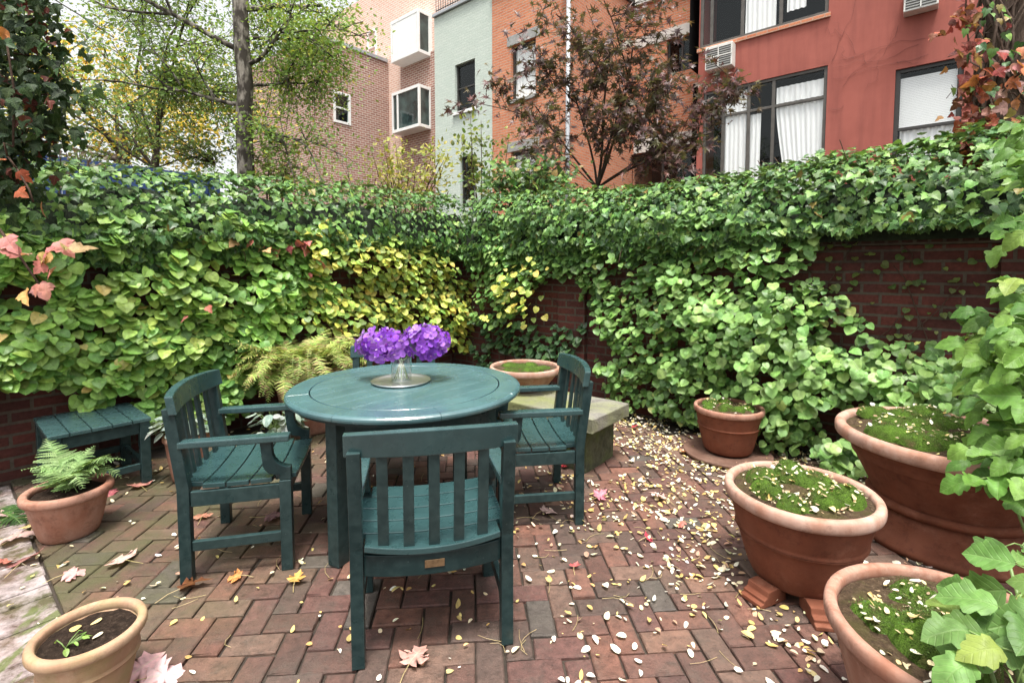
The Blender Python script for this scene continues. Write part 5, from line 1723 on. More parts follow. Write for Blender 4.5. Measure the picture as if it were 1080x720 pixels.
def shrub(label, px, py, y, rx, rz_, n, kind, size, cols, name='shrub', mat='lf_tree', ball=True):
    c = A(px, py, y); base = np.array([c[0], c[1], 0.0])
    root = empty(name, tuple(base), 0, label, 'shrub')
    P, N_, Tp = [], [], []
    sm = MB()
    nst = max(6, int(n / 60))
    for k in range(nst):
        a = rng.uniform(0, 6.28); q = math.sqrt(rng.random())
        top = np.array([rx * q * math.cos(a), rx * q * math.sin(a) * 0.7, c[2] + rz_ * rng.uniform(0.2, 1.0) * math.sqrt(max(0.05, 1 - q * q * 0.8))])
        mid = np.array([top[0] * 0.5, top[1] * 0.5, c[2] - rz_ * 0.7])
        pts = [np.array([0, 0, 0.0]), mid * [0.5, 0.5, 0.5], mid, (mid + top) / 2 + rng.normal(0, 0.03, 3), top]
        sm.tube(pts, [0.016, 0.013, 0.009, 0.006, 0.003], 5)
        for _ in range(n // nst):
            t = rng.random() ** 0.7
            pnt = (mid + (top - mid) * t) + rng.normal(0, 0.06 + rx * 0.09, 3)
            P.append(pnt); dd = top - mid
            N_.append(rng.normal(0, 0.5, 3) + [0, -0.5, 0.7]); Tp.append(norm(dd) + rng.normal(0, 0.8, 3))
    m = len(P)
    leaf_mesh('crown', kind, P, N_, Tp, size * rng.uniform(0.6, 1.2, m), pick(m, cols, None, 0.2), M[mat], root)
    sm.build('trunk', M['twig'], root, smooth=True)
    return root


shrub('airy yellow green shrub behind the left wall below the white bay windows', 425, 182, 7.2, 0.75, 0.55, 900, 'ovalhi', 0.07, [(0.36, 0.36, 0.08), (0.44, 0.40, 0.09), (0.26, 0.30, 0.07)])
shrub('upright light green shrub in front of the pale green house', 508, 168, 6.9, 0.38, 0.75, 380, 'ovalhi', 0.08, [(0.22, 0.30, 0.07), (0.32, 0.36, 0.09), (0.13, 0.20, 0.05)])
shrub('round dark ivy covered bush below the orange brick house', 560, 196, 6.2, 0.62, 0.26, 1300, 'ivy', 0.075, IVYC + [(0.10, 0.17, 0.05)], mat='lf_ivy')
shrub('small orange tinted bush peeping over the left wall beside the pale trunk', 285, 182, 6.8, 0.5, 0.3, 500, 'ovalhi', 0.06, [(0.2, 0.26, 0.06), (0.32, 0.30, 0.07), (0.12, 0.17, 0.05)])
shrub('dark twiggy bush behind the left wall beside the blue boards', 75, 172, 4.7, 0.30, 0.25, 260, 'ovalhi', 0.05, [(0.06, 0.08, 0.03), (0.10, 0.07, 0.04)])

# blue boards behind the left wall
q = A(115, 180, 5.6)
bf = empty('blue_fence', (q[0], q[1], 0), R(50), 'dark blue board fence just showing above the left wall', 'fence')
m = MB()
for k in range(16):
    m.box((-1.1 + k * 0.14, 0, 0.0), (-1.1 + k * 0.14 + 0.135, 0.02, 2.55))
m.build('board', M['blue'], bf, bevel=0.002)
m = MB(); m.box((-1.12, 0.022, 2.3), (1.14, 0.06, 2.4)); m.build('rail', M['blue'], bf)

# vine covered trunk at the upper right
q = A(1075, 100, 3.6)
vt = empty('vine_covered_trunk', (q[0], q[1], 0), 0, 'thick trunk wrapped in bare brown vines at the upper right corner', 'tree')
tm = MB()
pts = [np.array([0.04 * math.sin(k * 1.1), 0.03 * math.cos(k * 1.7), 0.5 * k]) for k in range(12)]
tm.tube(pts, [0.21 + 0.02 * math.sin(k * 2.1) for k in range(12)], 18)
tm.build('trunk', M['bark_vine'], vt, smooth=True)
vm = MB()
for k in range(80):
    a = rng.uniform(0, 6.28); z = rng.uniform(1.4, 3.0); pp = []
    da = rng.normal(0, 0.25); 
    for j in range(9):
        r = 0.225 + 0.03 * rng.random()
        pp.append((r * math.cos(a), r * math.sin(a), z)); a += da + rng.normal(0, 0.12); z += 0.17
    vm.tube(pp, rng.uniform(0.004, 0.012), 5)
for k in range(120):
    a = rng.uniform(0, 6.28); z = rng.uniform(1.6, 4.2)
    p = np.array([0.23 * math.cos(a), 0.23 * math.sin(a), z]); pp = [p]
    dd = np.array([math.cos(a), math.sin(a), rng.normal(0, 0.6)])
    for j in range(3): p = p + dd * 0.05 + rng.normal(0, 0.03, 3); pp.append(p)
    vm.tube(pp, 0.0025, 4)
vm.build('bare_vines', M['bark_vine'], vt, smooth=True)


def creeper(label, pts, n_each, size, cols, w_, kind='tri', spread=0.12, mat='lf_creeper', name='virginia_creeper', face=(0, -0.8, 0.3), stem=True, tipdown=0.9):
    P = []
    for p in pts:
        cnt = max(1, int(n_each * (p[3] if len(p) > 3 else 1)))
        sp = p[4] if len(p) > 4 else spread
        for _ in range(cnt): P.append(np.array(p[:3]) + rng.normal(0, sp, 3))
    P = np.array(P); n = len(P)
    base = P.mean(0).copy(); base[2] = 0
    root = empty(name, tuple(base), 0, label, 'climber')
    N_ = np.array(face) + rng.normal(0, 0.4, (n, 3)); Tp = np.array([0, 0, -tipdown]) + rng.normal(0, 0.45, (n, 3))
    leaf_mesh('leaves', kind, P - base, N_, Tp, size * rng.uniform(0.6, 1.25, n), pick(n, cols, w_), M[mat], root)
    if stem:
        sm = MB()
        sp = sorted([np.array(p[:3]) - base for p in pts], key=lambda v: v[2])
        for i in range(len(sp) - 1):
            if np.linalg.norm(sp[i + 1] - sp[i]) < 0.9: sm.tube([sp[i], (sp[i] + sp[i + 1]) / 2 + rng.normal(0, 0.03, 3), sp[i + 1]], 0.005, 5)
        if sm.v: sm.build('stem', M['twig'], root, smooth=True)
    return root


REDS = [(0.28, 0.05, 0.045), (0.34, 0.085, 0.05), (0.24, 0.08, 0.05), (0.42, 0.17, 0.15), (0.45, 0.24, 0.09), (0.16, 0.04, 0.04)]
creeper('red and orange creeper leaves hanging down beside the vine covered trunk', [(*A(1018, 20, 3.5), 1), (*A(1022, 55, 3.5), 1), (*A(1025, 90, 3.5), 1), (*A(1026, 125, 3.45), 1), (*A(1020, 155, 3.4), 1), (*A(1032, -20, 3.5), 1), (*A(1030, 140, 3.4), 1), (*A(1028, 175, 3.35), 0.5), (*A(1040, 75, 3.3), 0.5)], 30, 0.075, REDS, [3, 3, 3, 2, 1, 2], spread=0.055)
creeper('dusky pink creeper leaves on the right face of the vine covered trunk', [(*A(1065, 85, 3.25), 1), (*A(1075, 75, 3.2), 1), (*A(1055, 100, 3.25), 0.6), (*A(1080, 110, 3.2), 0.6)], 10, 0.085, [(0.38, 0.20, 0.19), (0.36, 0.14, 0.14), (0.50, 0.20, 0.10)], None, spread=0.07)
creeper('dark green ivy leaves climbing the vine covered trunk', [(*A(1055, y_, 3.3), 1, 0.09) for y_ in (10, 40, 70, 110, 140)], 14, 0.06, IVYC, None, kind='ivy', mat='lf_ivy')

# creeper at the upper left, near the camera side of the left wall
pts = []
for (px, py) in ((8, 5), (20, 30), (5, 60), (30, 75), (45, 60), (15, 100), (40, 100), (60, 95), (10, 140), (35, 125), (25, 160), (50, 140), (5, 175), (30, -20), (10, -40), (-20, 60), (-30, 120), (-20, 0), (45, 15), (-20, 180), (0, 200), (15, 190)):
    pts.append((*A(px, py, 2.75), 1, 0.075))
creeper('dark leafy creeper hanging at the upper left edge above the ivy', pts, 60, 0.058, [(0.030, 0.062, 0.022), (0.022, 0.046, 0.02), (0.05, 0.09, 0.028), (0.14, 0.035, 0.03)], [4, 4, 2, 0.7], kind='tri')
creeper('orange and russet creeper leaves glowing at the left edge over the ivy', [(*A(14, 155, 2.6), 0.8), (*A(18, 178, 2.6), 1), (*A(35, 213, 2.6), 0.8), (*A(5, 30, 2.6), 1.0), (*A(8, 165, 2.6), 0.6)], 2, 0.09, [(0.40, 0.11, 0.05), (0.36, 0.09, 0.05), (0.58, 0.24, 0.07)], None, spread=0.05)
pts = [(*A(50, 258, 2.3), 1), (*A(40, 270, 2.3), 1), (*A(62, 264, 2.3), 0.7), (*A(20, 265, 2.3), 1), (*A(58, 288, 2.3), 0.8), (*A(35, 290, 2.3), 0.8), (*A(12, 255, 2.3), 0.6), (*A(20, 300, 2.3), 0.5)]
creeper('sprig of pink and coral creeper leaves in front of the ivy at the left edge', pts, 3, 0.085, [(0.58, 0.24, 0.22), (0.54, 0.19, 0.17), (0.52, 0.34, 0.18), (0.48, 0.34, 0.12)], None, spread=0.035, stem=False)
m = MB(); m.tube([A(-60, 190, 2.35), A(-10, 230, 2.32), A(15, 262, 2.3), A(45, 305, 2.3)], [0.008, 0.007, 0.006, 0.004], 6)
o = m.build('creeper_branch', M['twig'], smooth=True); tag(o, 'bare brown creeper branch slanting in at the left edge beside the pink leaves', 'branch')
creeper('few red creeper leaves caught in the climber on the left wall', [(*A(322, 258, 4.35), 1), (*A(300, 254, 4.3), 0.7), (*A(335, 288, 4.4), 0.7), (*A(245, 257, 4.0), 0.7), (*A(274, 255, 4.1), 0.8), (*A(206, 320, 3.6), 0.4)], 5, 0.10, [(0.60, 0.20, 0.18), (0.50, 0.14, 0.14), (0.62, 0.34, 0.18), (0.40, 0.12, 0.14)], None, spread=0.05, stem=False)

# ------------------------------------------------------------------ broad leaved shrubs at the right edge
def broad(label, clumps, base, cols, w_, size, kind='oak', name='hydrangea_bush', n_each=6, spread=0.10, face=(-0.45, -0.35, 0.8), mat='lf_big'):
    base = np.array(base, float)
    root = empty(name, tuple(base), 0, label, 'shrub')
    P, N_, Tp, S = [], [], [], []
    sm = MB()
    for c in clumps:
        c0 = np.array(c[:3]); k_ = c[3] if len(c) > 3 else 1.0; s_ = c[4] if len(c) > 4 else 1.0
        rel = c0 - base
        mid = rel * [0.75, 0.75, 0.45]
        sm.tube([np.zeros(3), mid * [0.6, 0.6, 0.6], mid, rel * 0.97 + rng.normal(0, 0.01, 3)], [0.010, 0.008, 0.006, 0.004], 6)
        for j in range(max(1, int(round(n_each * k_)))):
            a = 2.4 * j + rng.uniform(0, 1); q = spread * rng.uniform(0.2, 1.0)
            e = rel + np.array([q * math.cos(a), q * math.sin(a), rng.normal(0, spread * 0.45)])
            dirv = np.array([math.cos(a) * 0.8 - 0.45, math.sin(a) * 0.8 - 0.25, -0.25])
            sm.tube([rel, (rel + e) / 2 + [0, 0, 0.008], e], 0.0022, 4)
            P.append(e); N_.append(np.array(face) + rng.normal(0, 0.3, 3)); Tp.append(dirv + rng.normal(0, 0.15, 3)); S.append(size * s_ * rng.uniform(0.65, 1.15))
    n = len(P)
    leaf_mesh('leaves', kind, P, N_, Tp, S, pick(n, cols, w_, 0.12), M[mat], root)
    sm.build('stem', M['stem_green'], root, smooth=True)
    return root


BG = [(0.125, 0.25, 0.045), (0.085, 0.185, 0.038), (0.17, 0.30, 0.06), (0.27, 0.35, 0.08)]
cl = [(*A(1082, 150, 2.7), 1), (*A(1090, 135, 2.6), 1), (*A(1082, 190, 2.5), 1), (*A(1088, 220, 2.4), 1), (*A(1075, 240, 2.5), 0.4), (*A(1100, 170, 2.4), 1.2), (*A(1100, 240, 2.3), 1.2)]
broad('bright green leafy branches at the right edge over the wall top', cl, (3.1, 2.1, 0), BG[:3], None, 0.105, n_each=9, spread=0.12)
cl = []
for (px, py, yy, k_) in ((1040, 335, 2.3, 1), (1070, 310, 2.2, 1), (1015, 355, 2.5, 0.8), (1055, 365, 2.1, 1.2), (1035, 395, 2.2, 1), (1075, 400, 1.95, 1), (1078, 345, 2.0, 1), (1060, 430, 1.95, 1), (1075, 455, 1.85, 1), (1045, 480, 1.85, 0.9), (1070, 495, 1.75, 1.1), (1035, 505, 1.8, 0.6), (1075, 370, 1.9, 1), (1100, 420, 1.8, 1.6), (1100, 330, 2.0, 1.6), (1100, 490, 1.7, 1.4), (1025, 375, 2.3, 0.7), (1045, 440, 2.0, 1), (1060, 395, 2.05, 1), (1050, 345, 2.25, 1)):
    px += 16
    cl.append((*A(px, py, yy), k_))
broad('large leaved hydrangea bush filling the right edge above the planters', cl, (2.45, 1.75, 0), BG, [4, 3, 3, 0.6], 0.105, n_each=12, spread=0.115)
cl = []
for (px, py, yy, k_) in ((1062, 575, 1.45, 0.7), (1040, 585, 1.4, 0.3), (1075, 610, 1.2, 0.9), (1055, 635, 1.12, 1), (1030, 655, 1.08, 1), (1065, 665, 1.02, 1), (1040, 690, 1.0, 1), (1000, 655, 1.08, 0.3), (1075, 700, 0.95, 1), (1020, 712, 0.98, 0.6), (1100, 640, 1.0, 1.6), (1055, 725, 0.93, 1.0)):
    px += 16
    cl.append((*A(px, py, yy), k_))
broad('hydrangea leaves in the near right corner leaning over the lower right pot', cl, (1.50, 0.95, 0), [(0.11, 0.215, 0.06), (0.14, 0.265, 0.07), (0.085, 0.175, 0.045), (0.25, 0.35, 0.08)], [4, 4, 3, 0.7], 0.098, n_each=4, spread=0.065, face=(-0.35, -0.35, 0.95))

# ------------------------------------------------------------------ houses
ROT = R(-40)


def facade_mesh(mb, s0, s1, z0, z1, openings, reveal, mi=0, y=0.0):
    """front wall in local x/z at y with holes; openings (x0,x1,za,zb)"""
    xs = sorted({s0, s1, *[o[0] for o in openings], *[o[1] for o in openings]})
    zs = sorted({z0, z1, *[o[2] for o in openings], *[o[3] for o in openings]})
    for i in range(len(xs) - 1):
        for j in range(len(zs) - 1):
            cx, cz = (xs[i] + xs[i + 1]) / 2, (zs[j] + zs[j + 1]) / 2
            if any(o[0] < cx < o[1] and o[2] < cz < o[3] for o in openings): continue
            mb.quad((xs[i], y, zs[j]), (xs[i + 1], y, zs[j]), (xs[i + 1], y, zs[j + 1]), (xs[i], y, zs[j + 1]), mi)
    for (a, b, c, d) in openings:
        mb.quad((a, y, c), (a, y + reveal, c), (a, y + reveal, d), (a, y, d), mi)
        mb.quad((b, y, c), (b, y, d), (b, y + reveal, d), (b, y + reveal, c), mi)
        mb.quad((a, y, d), (a, y + reveal, d), (b, y + reveal, d), (b, y, d), mi)
        mb.quad((a, y, c), (b, y, c), (b, y + reveal, c), (a, y + reveal, c), mi)


def house(label, s0, s1, n, ztop, depth, openings, mat, name='row_house', reveal=0.14, roof=True):
    p = G(s0, n)
    root = empty(name, (p[0], p[1], 0), ROT, label, 'house')
    L = s1 - s0
    ops = [(a - s0, b - s0, c, d) for a, b, c, d in openings]
    m = MB()
    facade_mesh(m, 0, L, -0.2, ztop, ops, reveal)
    m.quad((0, 0, -0.2), (0, 0, ztop), (0, depth, ztop), (0, depth, -0.2))
    m.quad((L, 0, -0.2), (L, depth, -0.2), (L, depth, ztop), (L, 0, ztop))
    m.quad((0, depth, -0.2), (0, depth, ztop), (L, depth, ztop), (L, depth, -0.2))
    m.build('wall', mat, root)
    if roof:
        m = MB(); m.box((0.002, 0.05, ztop - 0.12), (L - 0.002, depth - 0.05, ztop + 0.02)); m.build('roof', M['dark_frame'], root)
    return root, ops


def window(root, x0, x1, z0, z1, y, frame='dark_frame', fw=0.05, mull=(), trans=(), pane='pane', curtain=None, blind=None, sill=None, lintel=None, room=True):
    m = MB()
    m.box((x0, y, z0), (x0 + fw, y + 0.06, z1)); m.box((x1 - fw, y, z0), (x1, y + 0.06, z1))
    m.box((x0 + fw, y, z0), (x1 - fw, y + 0.06, z0 + fw)); m.box((x0 + fw, y, z1 - fw), (x1 - fw, y + 0.06, z1))
    for q in mull: m.box((q - fw * 0.5, y + 0.003, z0 + fw), (q + fw * 0.5, y + 0.055, z1 - fw))
    for q in trans: m.box((x0 + fw, y + 0.006, q - fw * 0.45), (x1 - fw, y + 0.05, q + fw * 0.45))
    w_ = m.build('window', M[frame], root, bevel=0.004)
    m = MB(); m.quad((x0 + fw * 0.5, y + 0.03, z0), (x1 - fw * 0.5, y + 0.03, z0), (x1 - fw * 0.5, y + 0.03, z1), (x0 + fw * 0.5, y + 0.03, z1)); m.build('pane', M[pane], w_)
    if room:
        m = MB()
        Dp = 1.2
        m.quad((x0 - 0.3, y + Dp, z0 - 0.3), (x1 + 0.3, y + Dp, z0 - 0.3), (x1 + 0.3, y + Dp, z1 + 0.3), (x0 - 0.3, y + Dp, z1 + 0.3))
        m.quad((x0 - 0.3, y + 0.1, z0 - 0.3), (x1 + 0.3, y + 0.1, z0 - 0.3), (x1 + 0.3, y + Dp, z0 - 0.3), (x0 - 0.3, y + Dp, z0 - 0.3))
        m.quad((x0 - 0.3, y + 0.1, z1 + 0.3), (x0 - 0.3, y + Dp, z1 + 0.3), (x1 + 0.3, y + Dp, z1 + 0.3), (x1 + 0.3, y + 0.1, z1 + 0.3))
        m.quad((x0 - 0.3, y + 0.1, z0 - 0.3), (x0 - 0.3, y + Dp, z0 - 0.3), (x0 - 0.3, y + Dp, z1 + 0.3), (x0 - 0.3, y + 0.1, z1 + 0.3))
        m.quad((x1 + 0.3, y + 0.1, z0 - 0.3), (x1 + 0.3, y + 0.1, z1 + 0.3), (x1 + 0.3, y + Dp, z1 + 0.3), (x1 + 0.3, y + Dp, z0 - 0.3))
        m.build('room', M['dark_room'], w_)
    if curtain:
        for ci, (a, b, c, d, gather) in enumerate(curtain):
            m = MB(); nx = 60; vs = []; fs = []
            for j in range(13):
                t = j / 12
                for i in range(nx + 1):
                    u = i / nx
                    xx = a + (b - a) * u
                    if gather: xx = xx + gather * (1 - t) ** 1.3 * (1 - u) * (b - a) * (1 if gather > 0 else 0) - (abs(gather) * (1 - t) ** 1.3 * u * (b - a) if gather < 0 else 0)
                    vs.append((xx, y + 0.060 + 0.012 * math.sin(u * (b - a) * 62 + 0.6 * math.sin(t * 3 + ci)) + 0.005 * math.sin(u * 23 + t * 2), c + (d - c) * t))
            for j in range(12):
                for i in range(nx): fs.append((j * (nx + 1) + i, j * (nx + 1) + i + 1, (j + 1) * (nx + 1) + i + 1, (j + 1) * (nx + 1) + i))
            m.add(vs, fs); m.build('curtain', M['curtain'], w_, smooth=True)
    if blind:
        a, b, c, d = blind
        m = MB(); k = int((d - c) / 0.03)
        for i in range(k):
            z = c + (d - c) * i / k
            m.quad((a, y + 0.062, z), (b, y + 0.062, z), (b, y + 0.069, z + 0.031), (a, y + 0.069, z + 0.031))
        m.build('blind', M['curtain'], w_)
    if sill:
        m = MB(); m.box((x0 - 0.08, -0.06, z0 - 0.09), (x1 + 0.08, y - 0.002, z0 - 0.003)); m.build('sill', M[sill], w_, bevel=0.006)
    if lintel:
        m = MB(); m.box((x0 - 0.13, -0.012, z1 + 0.003), (x1 + 0.13, 0.10, z1 + 0.26)); m.build('lintel', M[lintel], w_, bevel=0.005)
    return w_


def hit_n(px, py, n):               # point seen at a pixel on the facade plane of depth n -> (s, z)
    d_ = ray(px, py); t = n / (d_ @ NA); p = np.array([0, 0, CAM_H]) + d_ * t
    return float(p @ SA), float(p[2])


def hit_s(px, py, s):
    d_ = ray(px, py); t = s / (d_ @ SA); p = np.array([0, 0, CAM_H]) + d_ * t
    return float(p @ NA), float(p[2])


# red stucco house
RN = 12.16
def rs(px, py): return hit_n(px, py, RN)
a0 = rs(741, 140)[0]; a1 = rs(872, 100)[0]; wtop = rs(872, 69)[1]; wbot = wtop - 2.6
b0x, b1x = rs(944, 90)[0], rs(1016, 90)[0]; btop = rs(944, 74)[1]; bbot = btop - 1.75
u0, u1 = rs(738, 40)[0], rs(874, 10)[0]; ubot = rs(873, 14)[1]; utop = ubot + 1.9
red_s0 = rs(736, 100)[0]
ac1 = rs(742, 60)
rr, ops = house('red stucco house with tall curtained windows behind the right wall', red_s0, red_s0 + 12.5, RN, 12.5, 7.5, [(a0, a1, wbot, wtop), (b0x, b1x, bbot, btop), (u0, u1, ubot, utop)], M['stucco'])
(o1, o2, o3) = ops
L = o1[1] - o1[0]
x = o1[0]
tr = wtop - 0.62
w_ = window(rr, o1[0], o1[1], o1[2], o1[3], 0.03, 'grey_frame', 0.065, mull=(x + L * 0.18, x + L * 0.40, x + L * 0.60), trans=(tr,),
       curtain=[(x + L * 0.18, x + L * 0.38, wbot + 0.05, wtop - 0.12, 0), (x + L * 0.40, x + L * 0.50, wbot + 0.05, wtop - 0.7, 0), (x + L * 0.62, x + L * 0.98, wbot + 0.05, tr - 0.03, 0.30), (x + L * 0.62, x + L * 0.99, tr + 0.05, wtop - 0.22, 0)])
w_['label'] = 'tall four part window with gathered white curtains'
window(rr, o2[0], o2[1], o2[2], o2[3], 0.05, 'dark_frame', 0.07, trans=(o2[2] + 0.62,), blind=(o2[0] + 0.08, o2[1] - 0.08, o2[2] + 0.66, o2[3] - 0.16), curtain=[(o2[0] + 0.1, o2[1] - 0.1, o2[2] + 0.05, o2[2] + 0.6, 0)])
Lu = o3[1] - o3[0]
window(rr, o3[0], o3[1], o3[2], o3[3], 0.03, 'grey_frame', 0.07, mull=(o3[0] + 0.10 * Lu, o3[0] + Lu * 0.36, o3[0] + Lu * 0.66), pane='pane', curtain=[(o3[0] + Lu * 0.38, o3[0] + Lu * 0.62, ubot + 0.05, utop, 0), (o3[0] + Lu * 0.70, o3[0] + Lu * 0.84, ubot + 0.3, utop, 0)])
m = MB(); m.box((o3[0] - 0.05, -0.04, ubot - 0.09), (o3[1] + 0.04, 0.028, ubot - 0.003)); m.build('sill', M['orange_brick'], rr, bevel=0.004)


def ac_unit(px0, py0, px1, py1, plane_n, label):
    s_a, z_a = hit_n(px0, py0, plane_n - 0.25); s_b, z_b = hit_n(px1, py1, plane_n - 0.25)
    p = G(s_a, plane_n)
    root = empty('air_conditioner', (p[0], p[1], z_b), ROT, label, 'air conditioner', 'air conditioners in the red house wall')
    w2, h2 = s_b - s_a, z_a - z_b
    m = MB(); m.box((0, -0.26, 0), (w2, -0.001, h2)); m.build('casing', M['ac'], root, bevel=0.012)
    m = MB()
    for k in range(9): m.box((0.03, -0.268, 0.04 + k * (h2 - 0.08) / 9), (w2 - 0.03, -0.261, 0.04 + (k + 0.45) * (h2 - 0.08) / 9))
    m.build('grille', M['dark_frame'], root)
    m = MB(); m.box((w2 * 0.48, -0.276, 0.02), (w2 * 0.52, -0.269, h2 - 0.02)); m.box((0.0, -0.276, h2 * 0.48), (w2 * 0.478, -0.269, h2 * 0.53)); m.box((w2 * 0.522, -0.276, h2 * 0.48), (w2, -0.269, h2 * 0.53)); m.build('guard', M['ac'], root)


ac_unit(744, 51, 772, 68, RN, 'white air conditioner under the left window of the red house')
ac_unit(954, -16, 990, 4, RN, 'white air conditioner cut off by the top edge on the red house')
# bare vine stems on the red stucco
p = G(red_s0, RN)
vr = empty('bare_vine', (p[0], p[1], 0), ROT, 'leafless vine stems creeping over the red stucco wall', 'climber')
vm = MB()
for k in range(22):
    if k < 9: sx, sz = rs(rng.uniform(940, 1010), rng.uniform(40, 80)); dx, dz = -0.16, rng.normal(0.0, 0.03)
    else: sx, sz = rs(rng.uniform(870, 985), rng.uniform(-10, 120)); dx, dz = rng.normal(-0.05, 0.07), rng.normal(0.02, 0.09)
    pp = []
    for j in range(12):
        lx = sx - red_s0
        if any(o[0] - 0.03 < lx < o[1] + 0.03 and o[2] - 0.03 < sz < o[3] + 0.03 for o in ops) or lx < 0.05: break
        pp.append((lx, -0.012, sz)); sx += dx + rng.normal(0, 0.05); sz += dz + rng.normal(0, 0.05)
    if len(pp) > 2: vm.tube(pp, [0.0026 * (1 - 0.06 * i) for i in range(len(pp))], 4)
vm.build('stem', M['red_vine'], vr)

# recessed orange house with pale bands
BN = 13.5
def bs(px, py): return hit_n(px, py, BN)
s0_ = -6.70; s1_ = red_s0 - 0.02
wt = bs(720, 38)[1]; wb = bs(720, 75)[1]
lt_ = bs(700, 158)[1]; lb_ = lt_ - 1.5
wx0, wx1 = bs(703, 60)[0], min(bs(734, 60)[0], s1_ - 0.1)
lx0, lx1 = bs(664, 170)[0], min(bs(734, 170)[0], s1_ - 0.1)
ro, ops = house('recessed orange brick house with pale bands between the orange and red houses', s0_, s1_, BN, 9.9, 5, [(wx0, wx1, wb, wt), (lx0, lx1, lb_, lt_)], M['orange_brick'])
for q in ops: window(ro, q[0], q[1], q[2], q[3], 0.09, 'dark_frame', 0.06, mull=((q[0] + q[1]) / 2,))
m = MB(); m.box((0.03, -0.03, wt + 0.01), (s1_ - s0_ - 0.03, 0.0, wt + 0.30)); m.build('band', M['band'], ro)
m = MB(); m.box((0.03, -0.03, lt_ + 0.01), (s1_ - s0_ - 0.03, 0.0, lt_ + 0.40)); m.build('band', M['band'], ro)
q = bs(700, -2)[1]
m = MB(); m.box((0.03, -0.10, q), (s1_ - s0_ - 0.03, 0.0, q + 0.5)); m.build('cornice', M['band'], ro, bevel=0.02)
# air conditioner in that house
s_a, z_a = bs(662, 165)
p = G(s_a, BN)

# orange brick house
ON = 10.3
def os_(px, py): return hit_n(px, py, ON)
o_s0, o_s1 = os_(519, 80)[0], os_(603, 80)[0]
w0, w1 = os_(539, 60)[0], os_(565, 60)[0]
ht = os_(552, 44)[1]; hb = os_(552, 103)[1]
l0, l1 = w0, w1; lt2 = os_(552, 158)[1]
roo, ops = house('orange brick house with a grey drainpipe on its corner', o_s0 + 0.005, o_s1, ON, 8.88, 3.6, [(w0, w1, hb, ht), (l0, l1, lt2 - 1.6, lt2)], M['orange_brick'])
window(roo, *ops[0], 0.09, 'dark_frame', 0.055, trans=((hb + ht) / 2,), curtain=[(ops[0][0] + 0.06, ops[0][1] - 0.06, hb + 0.05, ht - 0.1, 0)], sill='lintel', lintel='lintel')
window(roo, *ops[1], 0.09, 'dark_frame', 0.055, trans=(lt2 - 0.8,), curtain=[(ops[1][0] + 0.06, ops[1][1] - 0.06, lt2 - 1.5, lt2 - 0.1, 0)], sill='lintel', lintel='lintel')
m = MB(); m.box((-0.02, -0.10, 8.90), (o_s1 - o_s0 + 0.06, 3.6, 9.02)); m.build('cornice', M['dark_frame'], roo, bevel=0.02)
m = MB(); m.tube([(o_s1 - o_s0 - 0.06, -0.075, 0.0), (o_s1 - o_s0 - 0.06, -0.075, 8.0)], 0.055, 12); dp = m.build('drainpipe', M['zinc'], roo, smooth=True)
m = MB(); zc = os_(601, 7)[1]
m.lathe([(0.055, 0), (0.075, 0.05), (0.14, 0.22), (0.15, 0.24), (0.15, 0.32), (0.13, 0.32), (0.12, 0.2), (0.05, 0.02)], 16, c=(o_s1 - o_s0 - 0.06, -0.16, 8.0)); m.build('hopper', M['zinc'], dp)

# pale green painted house
g_s0 = os_(458, 80)[0]
gw0, gw1 = os_(479.5, 90)[0], os_(500.5, 90)[0]
gt_, gb_ = os_(490, 65)[1], os_(490, 116)[1]
g20, g21 = os_(485, 170)[0], os_(500, 170)[0]; g2t = os_(492, 164)[1]
rg, ops = house('pale green painted brick house with a roof railing', g_s0, o_s0, ON + 0.02, 8.92, 3.6, [(gw0, gw1, gb_, gt_), (g20, g21, g2t - 1.5, g2t)], M['green_brick'])
window(rg, *ops[0], 0.08, 'dark_frame', 0.05, trans=((gb_ + gt_) / 2,), sill='white_paint')
window(rg, *ops[1], 0.08, 'dark_frame', 0.05, trans=(g2t - 0.7,))
m = MB(); m.box((-0.03, -0.07, 8.935), (o_s0 - g_s0 - 0.02, 0.3, 9.03)); m.build('coping', M['zinc'], rg, bevel=0.01)
m = MB(); Lg = o_s0 - g_s0 - 0.05
m.tube([(0.02, 0.05, 9.95), (Lg, 0.05, 9.95)], 0.018, 6); m.tube([(0.02, 0.05, 9.15), (Lg, 0.05, 9.15)], 0.014, 6)
for k in range(23): m.tube([(0.03 + k * (Lg - 0.03) / 22, 0.05, 9.03), (0.03 + k * (Lg - 0.03) / 22, 0.05, 9.94)], 0.010, 5)
m.build('railing', M['iron'], rg)

